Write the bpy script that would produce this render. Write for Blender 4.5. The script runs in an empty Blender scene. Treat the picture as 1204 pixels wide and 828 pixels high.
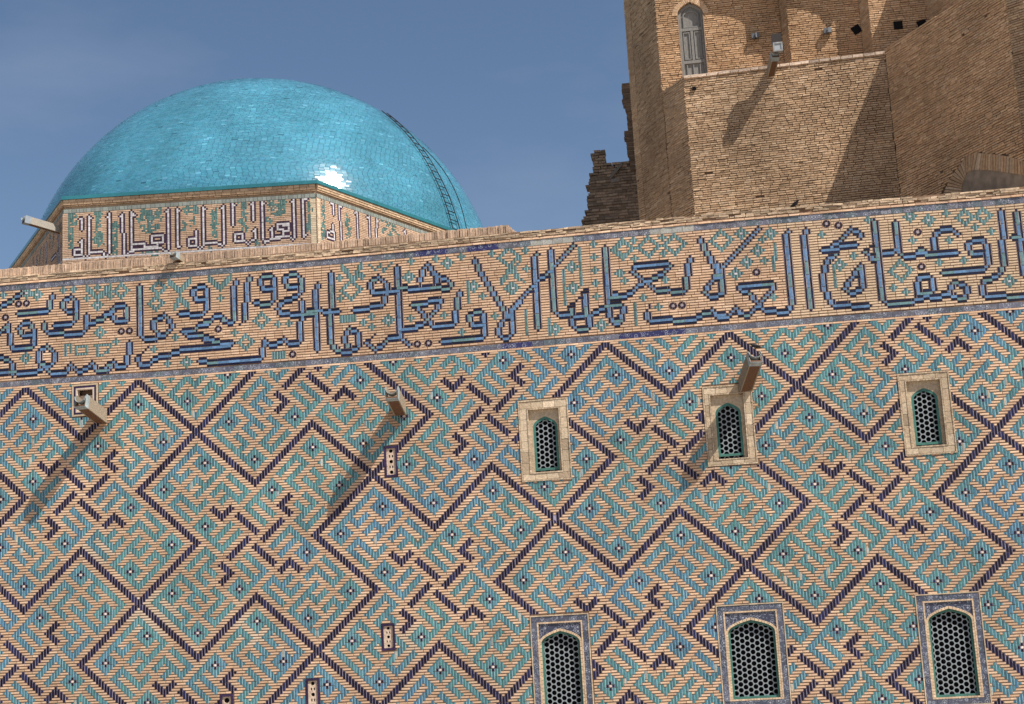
# Glazed brick wall, turquoise dome and brick tower
SKYSTR=.062; SUNSTR=4.8; EXPO=0.72; SKYCLOUD=(6.,6.6,7.6,1)

CTRL=[[-63.0,-21.0,0.8,0.49],[0.0,0.0,0.9,0.28],[63.0,21.0,-0.55,-0.01],[126.0,42.0,-0.54,-0.6],[147.0,-21.0,0.44,-0.3],[210.0,0.0,-0.08,0.28],[-21.0,63.0,0.02,0.09],[-84.0,42.0,-0.41,0.04],[-126.0,-42.0,-0.52,-0.4],[84.0,-42.0,-0.78,-0.06],[210.0,42.0,0.33,0.21],[-42.0,42.0,0.1,-0.15],[21.0,21.0,0.28,0.13],[-136.0,-45.4,0.0,-0.9],[-60.0,-45.4,0.0,0.1],[-10.0,-45.4,0.0,0.65],[40.0,-45.4,0.0,0.3],[92.0,-45.4,0.0,0.0],[150.0,-45.4,0.0,-0.1],[202.0,-45.4,0.0,-0.1],[224.0,-45.4,0.0,0.1],[-136.0,-84.0,0.0,-0.4],[-60.0,-84.0,0.0,0.3],[-10.0,-84.0,0.0,0.6],[50.0,-84.0,0.0,0.2],[112.0,-84.0,0.0,-0.3],[170.0,-84.0,0.0,0.0],[228.0,-84.0,0.0,0.5]]
BAND={'B': [[[-136.0,-75.0],[-128.5,-80.5]],[[-116.5,-78.5],[-117.5,-76.5],[-117.5,-73.0],[-119.0,-72.0],[-129.0,-72.0]],[[-109.0,-71.5],[-111.5,-72.0],[-112.5,-73.5],[-112.5,-75.5],[-111.5,-76.5],[-109.0,-77.0],[-107.0,-75.0],[-107.0,-69.0],[-108.5,-67.0],[-110.0,-66.0],[-115.0,-66.0]],[[-119.5,-67.0],[-119.5,-65.0],[-117.5,-63.0],[-105.5,-62.0],[-103.5,-64.0],[-103.0,-69.5]],[[-103.0,-67.5],[-101.0,-66.5],[-98.5,-67.0],[-96.5,-68.5],[-94.0,-70.0]],[[-133.0,-68.5],[-132.5,-61.0],[-131.0,-58.5],[-124.5,-58.5],[-123.5,-60.0],[-123.5,-65.5],[-125.5,-68.0],[-127.5,-68.0],[-129.0,-66.5],[-128.5,-64.5],[-127.0,-63.0],[-124.5,-63.0]],[[-136.0,-65.5],[-133.5,-68.5]],[[-136.0,-55.0],[-133.0,-54.5],[-131.5,-52.5],[-131.0,-48.5]],[[-136.0,-49.0],[-123.5,-48.0],[-121.5,-49.0],[-118.5,-50.0]],[[-118.5,-50.5],[-121.0,-52.0],[-121.5,-53.5],[-121.0,-56.0],[-120.0,-57.5],[-118.5,-58.0],[-116.5,-56.5],[-115.5,-54.0],[-115.5,-52.0],[-117.0,-50.5],[-118.0,-49.0],[-116.0,-47.5],[-111.5,-47.5],[-110.0,-49.5],[-109.0,-50.5],[-107.5,-48.5],[-106.5,-47.5],[-104.0,-48.0],[-102.5,-49.0],[-101.5,-50.0],[-100.0,-48.0],[-98.0,-47.5],[-95.5,-47.5],[-94.0,-49.5]],[[-96.0,-69.0],[-94.0,-69.5],[-93.5,-71.5],[-92.0,-72.0],[-89.5,-72.0],[-88.5,-70.0],[-88.5,-66.0],[-91.5,-66.0],[-93.0,-67.5],[-94.0,-69.5]],[[-83.0,-79.5],[-83.5,-60.5],[-81.5,-58.5],[-78.0,-58.5],[-75.5,-59.5],[-73.0,-60.5],[-71.5,-62.5],[-72.0,-64.5],[-73.0,-66.0],[-74.5,-67.0],[-76.5,-66.5],[-78.0,-65.0],[-78.0,-62.5],[-76.5,-60.0]],[[-97.5,-47.5],[-95.5,-49.0],[-93.5,-50.5],[-92.5,-48.0],[-89.0,-48.0],[-88.0,-50.0],[-87.5,-56.5],[-87.0,-57.5]],[[-84.0,-51.5],[-83.5,-48.5],[-82.0,-48.0],[-80.5,-48.5],[-78.0,-50.0],[-75.5,-51.0],[-73.0,-51.5],[-70.0,-52.5],[-67.5,-53.5],[-56.0,-53.0]],[[-59.0,-72.5],[-62.0,-72.5],[-63.0,-74.5],[-63.0,-76.0],[-61.5,-77.5],[-59.5,-77.5],[-58.0,-75.5],[-58.0,-69.0],[-59.5,-67.5],[-61.5,-66.5],[-68.5,-67.0]],[[-67.5,-60.0],[-63.5,-60.5],[-61.5,-62.0],[-58.5,-63.0],[-56.0,-64.5]],[[-66.5,-59.5],[-64.0,-58.5],[-61.5,-58.0],[-58.5,-57.0],[-56.0,-55.5]],[[-61.0,-48.0],[-56.5,-47.5]],[[-59.0,-62.5],[-57.0,-63.5],[-55.0,-65.0],[-53.5,-65.0],[-52.5,-63.0],[-49.0,-62.5],[-48.0,-64.0],[-48.0,-76.5],[-47.0,-78.5]],[[-59.5,-56.5],[-56.0,-56.0],[-53.0,-54.5],[-49.0,-54.0],[-50.0,-53.5],[-56.0,-53.0]],[[-42.5,-79.0],[-43.0,-77.0],[-44.0,-63.0]],[[-34.5,-74.0],[-37.5,-74.5],[-38.5,-76.0],[-38.5,-78.5],[-37.0,-79.5],[-34.5,-79.0],[-33.0,-77.0],[-33.0,-71.0],[-34.5,-69.0],[-36.5,-68.0],[-40.0,-69.0]],[[-25.5,-74.5],[-28.0,-74.5],[-29.0,-76.0],[-29.0,-78.0],[-27.5,-79.5],[-25.0,-79.5],[-23.5,-77.0],[-23.5,-72.0],[-25.0,-70.0],[-28.5,-69.0],[-31.0,-68.0],[-32.0,-66.5],[-31.5,-64.5],[-29.5,-64.0],[-25.0,-63.5],[-18.5,-63.5]],[[-23.5,-68.0],[-24.0,-53.5],[-25.5,-52.0],[-28.5,-52.0],[-30.5,-54.0],[-32.0,-53.0],[-33.0,-52.0],[-35.5,-52.0],[-37.0,-54.0],[-37.5,-54.5]],[[-37.5,-54.5],[-38.0,-49.5],[-39.5,-47.5],[-56.5,-47.5]],[[-17.5,-74.0],[-18.0,-71.5],[-18.5,-49.5]],[[-12.5,-78.5],[-13.5,-51.0],[-11.5,-48.0],[-7.0,-47.5],[-4.0,-48.5],[-3.0,-50.5],[-3.0,-54.0],[-4.0,-55.5],[-6.0,-56.5],[-7.5,-55.5],[-8.5,-53.5],[-8.5,-51.0],[-7.5,-49.0]],[[-21.5,-64.0],[-10.5,-63.5]],[[6.5,-69.5],[2.5,-69.5],[2.0,-71.5],[2.0,-73.5],[3.0,-74.5],[5.0,-75.0],[7.0,-73.5],[7.5,-71.5],[7.0,-65.5],[5.5,-64.0],[-4.5,-63.5]],[[8.0,-69.5],[11.0,-69.5]],[[13.0,-70.0],[18.5,-69.5]],[[11.5,-78.0],[12.0,-51.5],[13.0,-50.0],[15.0,-48.0]],[[10.5,-51.0],[8.0,-51.0],[5.5,-49.5],[2.5,-47.5],[0.5,-49.0],[0.0,-50.0]],[[13.0,-54.0],[18.0,-54.0]],[[20.0,-72.5],[20.5,-76.0],[22.5,-78.0],[25.0,-75.5],[25.5,-71.5]],[[15.5,-69.5],[25.0,-69.5],[29.5,-68.5],[30.5,-70.5],[26.0,-74.5]],[[18.5,-63.0],[17.0,-63.5],[27.0,-64.0],[24.5,-60.0],[22.0,-57.0],[19.5,-55.0],[15.0,-54.0]],[[17.5,-63.5],[20.0,-60.0],[22.0,-57.0],[24.0,-54.5],[30.0,-54.0],[31.5,-55.5],[32.5,-64.0],[33.5,-66.0]],[[40.5,-53.5],[37.5,-53.5],[36.5,-55.0],[36.5,-57.5],[38.5,-58.5],[40.5,-58.0],[41.5,-56.0],[41.5,-49.5],[40.0,-48.0],[26.5,-48.0]],[[39.5,-78.5],[40.5,-75.5],[43.0,-70.5],[46.0,-64.5],[49.0,-58.5],[50.5,-55.5]],[[52.0,-57.5],[52.0,-50.5],[50.5,-48.5],[49.0,-47.5],[46.5,-49.0],[46.5,-51.5],[48.0,-53.5],[50.0,-55.5],[52.0,-57.5],[54.5,-60.0]],[[51.5,-58.0],[74.5,-80.0]],[[61.5,-78.5],[61.0,-77.0],[60.5,-60.5],[60.5,-50.0]],[[66.5,-79.0],[66.5,-56.0],[68.5,-54.0],[79.0,-53.5],[83.5,-55.5],[85.0,-56.0]],[[78.0,-62.0],[78.0,-54.0],[79.0,-51.5],[78.5,-49.5],[76.5,-48.0],[74.5,-48.0],[73.0,-50.5],[72.5,-52.5]],[[73.0,-55.0],[73.0,-57.0]],[[85.5,-78.5],[85.5,-52.0],[87.0,-50.0],[90.0,-50.0]],[[87.0,-59.5],[90.5,-59.5]],[[86.5,-56.0],[90.0,-56.0]],[[87.5,-60.0],[91.5,-59.5],[94.5,-61.5],[97.0,-63.0],[99.5,-64.0],[102.5,-65.5],[106.0,-67.5],[108.0,-69.0],[107.0,-70.0],[95.5,-70.5],[94.5,-68.5],[97.0,-66.0],[99.5,-63.5],[102.0,-61.0],[103.0,-60.0],[111.5,-59.5],[113.0,-61.0],[113.5,-69.0],[115.0,-71.0]],[[87.5,-56.0],[89.5,-56.0],[90.5,-54.0],[90.0,-51.0],[88.5,-49.5],[87.0,-50.0]],[[98.5,-52.5],[99.0,-50.5],[100.5,-49.0],[114.0,-48.5],[116.0,-49.5],[119.0,-50.5],[120.5,-51.5],[122.0,-49.0],[124.5,-49.0]],[[118.5,-78.5],[119.5,-75.0],[122.0,-70.0],[124.0,-65.0],[125.0,-60.5],[124.5,-57.5],[122.0,-56.0],[120.0,-57.0],[119.0,-58.5],[119.5,-60.5],[121.5,-62.5],[124.0,-65.0]],[[124.0,-66.5],[125.5,-67.0],[139.0,-80.0]],[[124.0,-68.0],[124.5,-64.0],[125.0,-59.0],[123.5,-57.0],[122.0,-56.5]],[[121.5,-49.0],[123.0,-48.5],[125.5,-48.5],[127.5,-50.5],[128.5,-51.5],[129.5,-49.0],[132.5,-48.5],[134.5,-50.5],[136.5,-52.5],[141.5,-57.0],[142.0,-59.5],[130.5,-59.5],[130.5,-58.0],[133.0,-57.0],[136.0,-53.5],[138.0,-50.5],[139.5,-49.0],[145.5,-48.5],[147.5,-51.0],[147.5,-77.0],[148.5,-78.5]],[[155.0,-78.0],[154.0,-76.0],[154.0,-49.0]],[[159.5,-70.5],[171.0,-71.0]],[[162.5,-71.5],[167.0,-74.0],[168.5,-76.0],[170.0,-77.5],[171.5,-76.5],[172.5,-74.0]],[[164.0,-68.0],[161.5,-67.5],[159.5,-64.0],[158.5,-60.5],[158.5,-56.5],[160.0,-53.5],[161.0,-50.5],[162.5,-49.5],[173.0,-48.5]],[[172.0,-63.5],[172.0,-56.5],[170.5,-54.5],[167.5,-53.5],[166.0,-55.5],[166.5,-57.5],[172.0,-63.5]],[[178.0,-79.0],[178.0,-50.5],[180.0,-48.0],[187.0,-48.0],[190.0,-49.5],[193.0,-50.5]],[[174.0,-68.5],[174.5,-67.0],[175.5,-65.5],[177.0,-65.5]],[[179.5,-67.0],[182.0,-67.5],[183.5,-68.0]],[[184.5,-78.0],[184.5,-67.5],[187.0,-65.5],[190.0,-65.0],[192.5,-67.5],[194.0,-65.0]],[[193.0,-51.5],[190.0,-51.5],[189.5,-53.0],[189.5,-55.5],[190.5,-57.0],[193.5,-57.0]],[[191.5,-67.0],[193.0,-66.0],[194.0,-65.0],[204.0,-65.0]],[[197.0,-67.0],[197.0,-71.0],[198.0,-73.0],[200.0,-74.0],[202.5,-74.0],[204.5,-72.0]],[[212.0,-64.0],[209.0,-64.5],[208.0,-66.0],[208.0,-68.0],[210.0,-69.5],[212.5,-69.0],[214.0,-66.5],[213.5,-60.5],[212.0,-58.5],[210.5,-58.0],[199.0,-58.0]],[[190.5,-57.0],[193.5,-57.0],[195.0,-55.0],[194.5,-52.5],[192.5,-50.5],[190.0,-49.0]],[[190.0,-52.0],[192.5,-50.0],[194.5,-49.0],[197.0,-49.0],[199.5,-51.5],[202.0,-54.0],[205.0,-53.5],[205.5,-51.0],[204.5,-48.5],[202.5,-48.0],[200.0,-50.5]],[[219.5,-79.5],[219.0,-59.0],[217.0,-56.0],[214.0,-54.5],[212.0,-54.0],[211.0,-52.0],[211.0,-49.5],[212.5,-48.0],[224.0,-47.5]],[[224.5,-78.5],[224.5,-70.5],[224.5,-55.0]],[[222.5,-69.0],[226.5,-68.5]]],'D': [[[-83.5,-52.5],[-80.5,-55.5]],[[0.5,-51.0],[2.5,-53.0]],[[72.0,-56.5],[78.5,-63.5]],[[99.0,-53.5],[100.0,-55.0]],[[174.5,-69.5],[175.5,-70.5]],[[-46.0,-61.0],[-45.0,-62.0]]],'T': [[[-103.5,-80.0],[-99.0,-76.0],[-94.5,-79.5]],[[-111.5,-54.0],[-111.5,-58.5],[-109.0,-58.0],[-109.0,-55.0]],[[-107.5,-57.5],[-103.5,-57.5],[-103.5,-54.0],[-107.5,-54.0],[-107.5,-57.5]],[[-100.0,-57.5],[-94.5,-57.5],[-95.0,-54.0],[-99.5,-53.5],[-99.5,-57.0]],[[-96.0,-79.0],[-94.0,-80.0]],[[-72.0,-80.0],[-68.0,-76.5],[-64.0,-80.0]],[[-70.5,-70.5],[-68.0,-73.5],[-65.5,-70.0]],[[-57.5,-80.5],[-53.0,-76.0],[-49.0,-80.5]],[[-34.5,-48.0],[-30.0,-48.0]],[[-8.5,-80.0],[-4.5,-75.5],[-1.0,-80.0]],[[1.5,-80.5],[3.5,-78.0],[5.5,-80.0],[7.0,-77.5],[9.5,-80.0]],[[-9.0,-60.0],[-4.5,-60.0]],[[51.5,-73.5],[48.5,-69.5]],[[52.5,-73.0],[55.0,-70.0]],[[37.0,-69.0],[37.0,-63.5]],[[53.5,-80.0],[56.0,-76.5],[53.0,-73.0],[56.5,-68.0]],[[77.0,-78.0],[76.5,-66.0]],[[70.5,-70.0],[70.5,-59.0]],[[64.5,-52.0],[64.5,-48.0]],[[56.5,-56.5],[56.5,-49.0]],[[91.5,-80.0],[89.0,-77.0],[91.5,-74.0]],[[95.0,-55.5],[94.5,-49.5]],[[143.5,-73.5],[143.0,-65.0]],[[162.5,-62.5],[162.5,-57.0]]],'O': [[-129.0,-76.0],[-125.5,-75.5],[-134.5,-71.0],[-90.5,-62.0],[-87.0,-62.0],[-54.5,-60.0],[-27.0,-48.5],[18.5,-48.5],[22.0,-48.5],[107.5,-54.0],[111.0,-54.0],[137.0,-64.0],[162.5,-79.5],[166.0,-79.0],[192.0,-73.5],[192.0,-61.0]],'G': [[-135.0,-80.5,1],[-125.5,-80.0,2],[-122.0,-79.0,2],[-111.5,-80.5,1],[-108.0,-80.5,1],[-99.0,-73.0,2],[-103.0,-75.5,1],[-99.0,-80.0,1],[-94.5,-75.5,1],[-97.5,-62.0,-2],[-126.5,-54.0,-2],[-90.0,-77.5,-3],[-94.5,-75.5,1],[-76.5,-78.5,-3],[-77.0,-72.5,-3],[-77.5,-54.0,1],[-73.0,-47.5,1],[-66.5,-47.5,2],[-91.5,-58.5,1],[-70.0,-57.5,1],[-53.0,-71.5,1],[-37.5,-62.0,-3],[-32.0,-59.5,1],[-28.0,-60.0,1],[-48.5,-58.5,1],[-43.5,-54.0,-3],[-9.0,-75.5,1],[-1.0,-76.5,1],[-5.0,-71.0,-4],[-9.0,-68.0,1],[16.5,-74.5,2],[-1.0,-58.0,1],[2.5,-60.0,1],[2.5,-56.0,1],[7.5,-58.0,2],[16.0,-58.5,1],[17.0,-79.5,1],[26.5,-80.5,1],[30.0,-77.5,2],[35.0,-80.0,1],[45.5,-80.0,1],[52.0,-77.5,-4],[39.0,-68.0,2],[41.5,-63.5,1],[52.0,-65.5,2],[28.0,-58.5,1],[45.5,-56.5,1],[33.5,-51.0,1],[57.5,-80.5,1],[57.5,-73.0,1],[53.0,-66.0,2],[73.5,-72.0,2],[82.0,-80.0,1],[81.5,-75.0,1],[82.0,-70.5,1],[81.5,-65.0,1],[81.5,-60.5,1],[74.0,-64.5,2],[67.0,-49.0,2],[83.0,-49.0,2],[90.5,-68.5,1],[92.0,-77.0,-4],[101.0,-77.0,-4],[110.5,-77.0,-4],[96.5,-80.5,1],[105.5,-80.5,1],[96.5,-73.0,1],[106.0,-73.5,1],[91.0,-68.5,1],[92.5,-65.0,1],[106.5,-64.0,1],[97.5,-58.5,1],[103.0,-54.0,1],[126.5,-77.0,-4],[133.0,-79.0,2],[143.0,-78.0,2],[140.5,-76.5,1],[138.5,-72.0,2],[134.5,-68.5,2],[130.5,-64.5,2],[140.5,-67.5,1],[142.5,-54.0,1],[160.5,-75.5,1],[175.5,-80.5,1],[160.0,-75.5,1],[190.0,-80.0,2],[189.5,-71.0,1],[170.0,-67.0,1],[165.0,-63.5,2],[185.0,-59.5,-4],[182.5,-54.0,1],[186.0,-52.5,1],[196.0,-78.0,2],[201.5,-80.0,1],[208.0,-78.0,-3],[213.5,-77.5,-3],[211.0,-73.5,1],[215.5,-72.0,1],[202.0,-70.0,1],[197.5,-62.5,1],[205.5,-61.5,1],[219.5,-53.0,2]]}
DRUM={0: {'W': [[[53.5,10.5],[53.5,15.0]],[[64.5,11.5],[64.5,17.0]],[[83.5,11.0],[84.0,20.0]],[[93.0,11.5],[93.0,24.0]],[[132.5,11.5],[132.0,32.5]],[[124.0,12.0],[125.5,31.5]],[[105.5,24.5],[118.0,24.5]],[[122.0,25.0],[122.5,30.5]]],'T': [[[104.0,9.0],[100.0,15.5]],[[113.0,10.5],[109.0,17.5]],[[76.5,11.0],[72.0,17.5]],[[141.0,14.5],[141.5,23.5]]]},1: {'W': [[[8.5,11.0],[10.0,10.5],[10.0,17.0]],[[15.0,11.0],[13.5,9.5],[13.5,30.5],[11.5,32.5],[9.5,30.5],[9.5,23.0],[8.5,24.0]],[[9.5,27.5],[5.5,27.5],[5.5,30.5],[9.5,31.0]],[[13.5,30.0],[21.0,30.0],[22.5,32.5],[24.5,31.0],[24.5,9.0],[23.5,10.5]],[[31.0,10.5],[32.0,9.5],[32.5,31.5],[34.0,32.5],[36.0,31.0],[39.5,30.0]],[[38.5,11.0],[37.0,10.0],[37.0,30.5]],[[37.0,26.5],[39.5,26.5]],[[38.5,10.5],[37.0,9.0],[37.0,29.5]],[[35.0,31.5],[37.0,29.5],[52.5,30.0],[55.0,32.0],[56.5,30.5],[57.0,9.0],[56.0,10.0]],[[37.5,26.5],[44.0,27.0],[44.0,29.5]],[[47.5,23.0],[53.5,23.0],[53.5,27.0],[47.5,26.5],[47.5,23.0]],[[50.5,26.5],[50.5,30.0]],[[44.0,28.5],[49.5,28.5]],[[63.0,10.0],[61.5,9.0],[61.5,30.0],[62.5,30.0]],[[72.0,21.5],[72.0,29.5],[68.0,29.5],[68.0,26.0],[72.0,26.0]],[[72.0,29.5],[74.0,31.5],[75.5,30.0],[75.5,8.5],[77.0,10.0]],[[76.0,29.0],[81.0,29.0]],[[76.0,28.5],[83.0,29.0],[85.5,31.0],[87.0,29.5],[87.0,8.5],[86.0,9.5]],[[93.0,9.0],[91.5,8.0],[92.0,20.0]],[[92.5,25.0],[96.5,25.0],[96.5,28.5],[92.5,28.5],[92.5,25.0]],[[96.5,28.5],[98.0,29.0],[100.0,30.5],[101.5,28.5],[103.5,28.0],[103.5,23.0],[102.5,24.0]],[[102.0,9.0],[103.0,7.5],[102.5,17.5]],[[108.5,9.0],[107.5,8.0],[107.5,28.0],[109.0,30.5],[111.5,28.5],[122.0,27.5]],[[112.5,28.0],[112.5,23.0],[111.5,23.5]],[[116.0,20.5],[121.5,21.0],[121.5,24.5],[116.0,24.0],[116.0,20.5]],[[118.5,24.0],[118.5,27.5]],[[116.0,21.0],[122.0,21.5],[122.0,24.5],[116.0,24.0],[116.0,21.0]],[[119.0,24.0],[119.0,27.5]],[[115.0,27.5],[121.5,27.5],[123.5,30.0],[125.0,28.0],[125.0,6.5],[124.0,8.5]],[[131.5,8.0],[130.0,7.0],[130.0,28.5],[131.0,28.0]]],'T': [[[4.0,7.0],[4.0,26.0]],[[5.0,7.0],[5.5,12.5]],[[18.0,8.0],[19.0,9.5],[20.5,8.0]],[[19.0,9.5],[19.0,17.0]],[[17.0,22.0],[19.0,19.0],[21.0,22.0],[19.0,25.0],[17.0,22.0]],[[28.0,15.0],[28.0,32.0]],[[29.0,16.0],[26.5,21.0]],[[17.5,25.5],[20.5,25.5]],[[41.5,7.0],[47.0,13.5],[52.5,8.0]],[[41.5,13.5],[43.5,9.5]],[[47.0,8.5],[47.0,20.0]],[[52.5,14.0],[50.5,10.0]],[[42.5,17.5],[46.5,19.5],[51.0,18.0]],[[66.0,7.5],[72.0,11.0]],[[72.0,8.0],[66.0,11.0]],[[70.0,14.5],[69.5,17.5]],[[66.0,16.5],[64.5,22.0]],[[39.5,13.0],[41.0,14.5]],[[43.5,31.5],[50.5,32.5]],[[79.0,31.5],[79.5,32.5]],[[82.0,11.0],[81.5,25.0]],[[80.5,12.5],[83.0,12.5]],[[80.5,17.5],[83.0,17.5]],[[96.0,6.5],[99.0,7.0]],[[97.5,7.0],[98.0,13.0]],[[99.0,15.0],[95.5,19.0],[98.5,22.5]],[[110.5,6.0],[113.0,8.0],[112.0,12.0],[115.5,16.0],[119.0,13.5],[118.5,8.5],[121.0,6.0]],[[115.0,10.5],[118.0,11.0]],[[110.0,17.0],[111.5,19.5]],[[104.5,30.0],[104.5,32.5]],[[116.5,6.0],[118.5,11.0],[116.5,15.0]],[[121.0,6.0],[118.5,11.0]],[[135.5,6.0],[135.5,29.5]],[[133.5,10.5],[133.5,15.0]],[[133.5,18.0],[133.0,26.0]],[[132.5,5.0],[136.5,5.0]]]},2: {'W': [[[11.5,8.0],[13.5,6.5],[13.5,14.0]],[[21.0,8.0],[19.0,7.0],[19.5,27.0]],[[13.0,19.5],[13.5,28.0]],[[13.0,23.5],[8.0,24.5],[8.0,27.5],[13.0,28.0]],[[32.5,8.5],[34.5,7.0],[35.0,23.0]],[[43.5,9.0],[45.5,7.5],[45.5,20.0]],[[53.5,8.5],[52.5,7.5],[52.0,18.5]],[[78.5,10.0],[80.0,9.0],[80.0,11.5]]],'T': [[[5.0,4.0],[5.0,28.0]],[[2.5,24.0],[4.5,29.0]],[[25.0,11.5],[27.0,13.0],[25.0,17.5],[28.5,18.5],[24.5,23.5]],[[58.5,13.5],[66.0,6.5],[72.5,12.0]],[[64.0,15.5],[67.0,12.0]],[[57.0,7.0],[61.0,6.5]]]}}
SPOUTS=[('wooden rain spout at left,metal-tipped,in front of the square opening',[-6.8364,0.0,1.9269],[-6.9747,-0.95,2.1969]),('wooden rain spout in the middle of the wall throwing a long diagonal shadow',[0.7691,0.0,1.5448],[0.7735,-0.95,1.8091]),('wooden rain spout at right with a bird perched on its tip',[9.1033,0.0,1.5053],[9.355,-0.95,1.9844]),('short wooden spout poking over the kerb below the dome drum',[-4.7638,0.08,5.827],[-4.8445,-0.22,5.8909]),('wooden rain spout on the ledge of the brick tower',[10.6542,4.85,11.0193],[10.7867,4.2,11.2985])]
DSP=[[-9.0084,1.95,7.5651],[-9.5536,1.35,7.6866]]
BIRDS=[[9.375,-0.92,2.1494],[10.6514,0.03,5.7899]]
S2X=13.31
UWX=15.1001
UWZ=15.2147
zCORB=13.7237
LAMPS=[(10.3818,5.8784,20.5587),(12.3766,5.4418,20.3101),(10.8704,4.2,19.4632)]
VENT3=(-55.6,-50.9,76.5,92.0)
PUTHOLES=[((8.515,4.955,18.835),0.0,'small dark missing-brick hole high on the left of the low tower block'),((13.182,5.492,20.292),0.5,'small tilted dark square hole in the shaded middle strip of the tower'),((14.258,4.981,20.084),0.0,'dark square hole in the shaded brick above the sloping wall'),((14.901,4.981,20.037),0.2,'half hidden dark hole just above the sloping wall edge')]
import bpy, math, random
import numpy as np
R=math.radians
random.seed(7); rng=np.random.default_rng(7)
SC=bpy.context.scene; COL=SC.collection

# ---------------------------------------------------------------- camera, sky, sun, exposure
cam_d=bpy.data.cameras.new('camera'); cam=bpy.data.objects.new('camera',cam_d); COL.objects.link(cam); SC.camera=cam
ZS=8.0                                   # height of the pattern's origin above the ground
def cam_axes(a,b,c):
    ca,sa,cb,sb,cc,sc=math.cos(a),math.sin(a),math.cos(b),math.sin(b),math.cos(c),math.sin(c)
    f=np.array([sa*cb,ca*cb,sb]); r=np.array([ca,-sa,0.]); u=np.cross(r,f)
    return cc*r+sc*u,-sc*r+cc*u,f
cr,cu,cf=cam_axes(-0.12489485,0.19694353,-0.05538945)
from mathutils import Matrix,Vector
m=Matrix(((cr[0],cu[0],-cf[0],8.12358662),(cr[1],cu[1],-cf[1],-36.14534455),(cr[2],cu[2],-cf[2],-4.53554338+ZS),(0,0,0,1)))
cam.matrix_world=m
cam_d.sensor_width=36; cam_d.lens=1800/1204*36; cam_d.clip_end=3000; cam_d.clip_start=.5
SUN=np.array([.535,-.30,.79]); SUN/=np.linalg.norm(SUN)
w=bpy.data.worlds.new('World'); SC.world=w; w.use_nodes=True
nt=w.node_tree; nt.nodes.clear(); N=nt.nodes.new; LK=nt.links.new
out=N('ShaderNodeOutputWorld'); bg=N('ShaderNodeBackground'); sky=N('ShaderNodeTexSky')
sky.sky_type='NISHITA'; sky.sun_disc=False; sky.sun_elevation=math.asin(SUN[2]); sky.sun_rotation=math.atan2(SUN[0],SUN[1])
sky.altitude=200; sky.air_density=1.0; sky.dust_density=1.1; sky.ozone_density=2.8
tc=N('ShaderNodeTexCoord'); mp=N('ShaderNodeMapping'); mp.inputs['Scale'].default_value=(2.2,2.2,6.5)
nz=N('ShaderNodeTexNoise'); nz.inputs['Scale'].default_value=1.6; nz.inputs['Detail'].default_value=7; nz.inputs['Roughness'].default_value=.55
ramp=N('ShaderNodeValToRGB'); ramp.color_ramp.elements[0].position=.48; ramp.color_ramp.elements[0].color=(0,0,0,1); ramp.color_ramp.elements[1].position=.78; ramp.color_ramp.elements[1].color=(.13,.13,.13,1)
mx=N('ShaderNodeMix'); mx.data_type='RGBA'; mx.inputs['B'].default_value=SKYCLOUD
LK(tc.outputs['Generated'],mp.inputs['Vector']); LK(mp.outputs[0],nz.inputs['Vector']); LK(nz.outputs['Fac'],ramp.inputs['Fac'])
LK(ramp.outputs['Color'],mx.inputs['Factor']); LK(sky.outputs[0],mx.inputs['A']); LK(mx.outputs['Result'],bg.inputs['Color']); LK(bg.outputs[0],out.inputs[0])
bg.inputs['Strength'].default_value=SKYSTR
sd=bpy.data.lights.new('sun','SUN'); so=bpy.data.objects.new('sun',sd); COL.objects.link(so)
sd.energy=SUNSTR; sd.angle=R(.3); sd.color=(1,.95,.87)
so.rotation_euler=Vector(SUN).to_track_quat('Z','Y').to_euler(); so.location=(30,-30,60)
SC.view_settings.view_transform='Standard'; SC.view_settings.look='None'; SC.view_settings.exposure=EXPO; SC.view_settings.gamma=1

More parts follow.
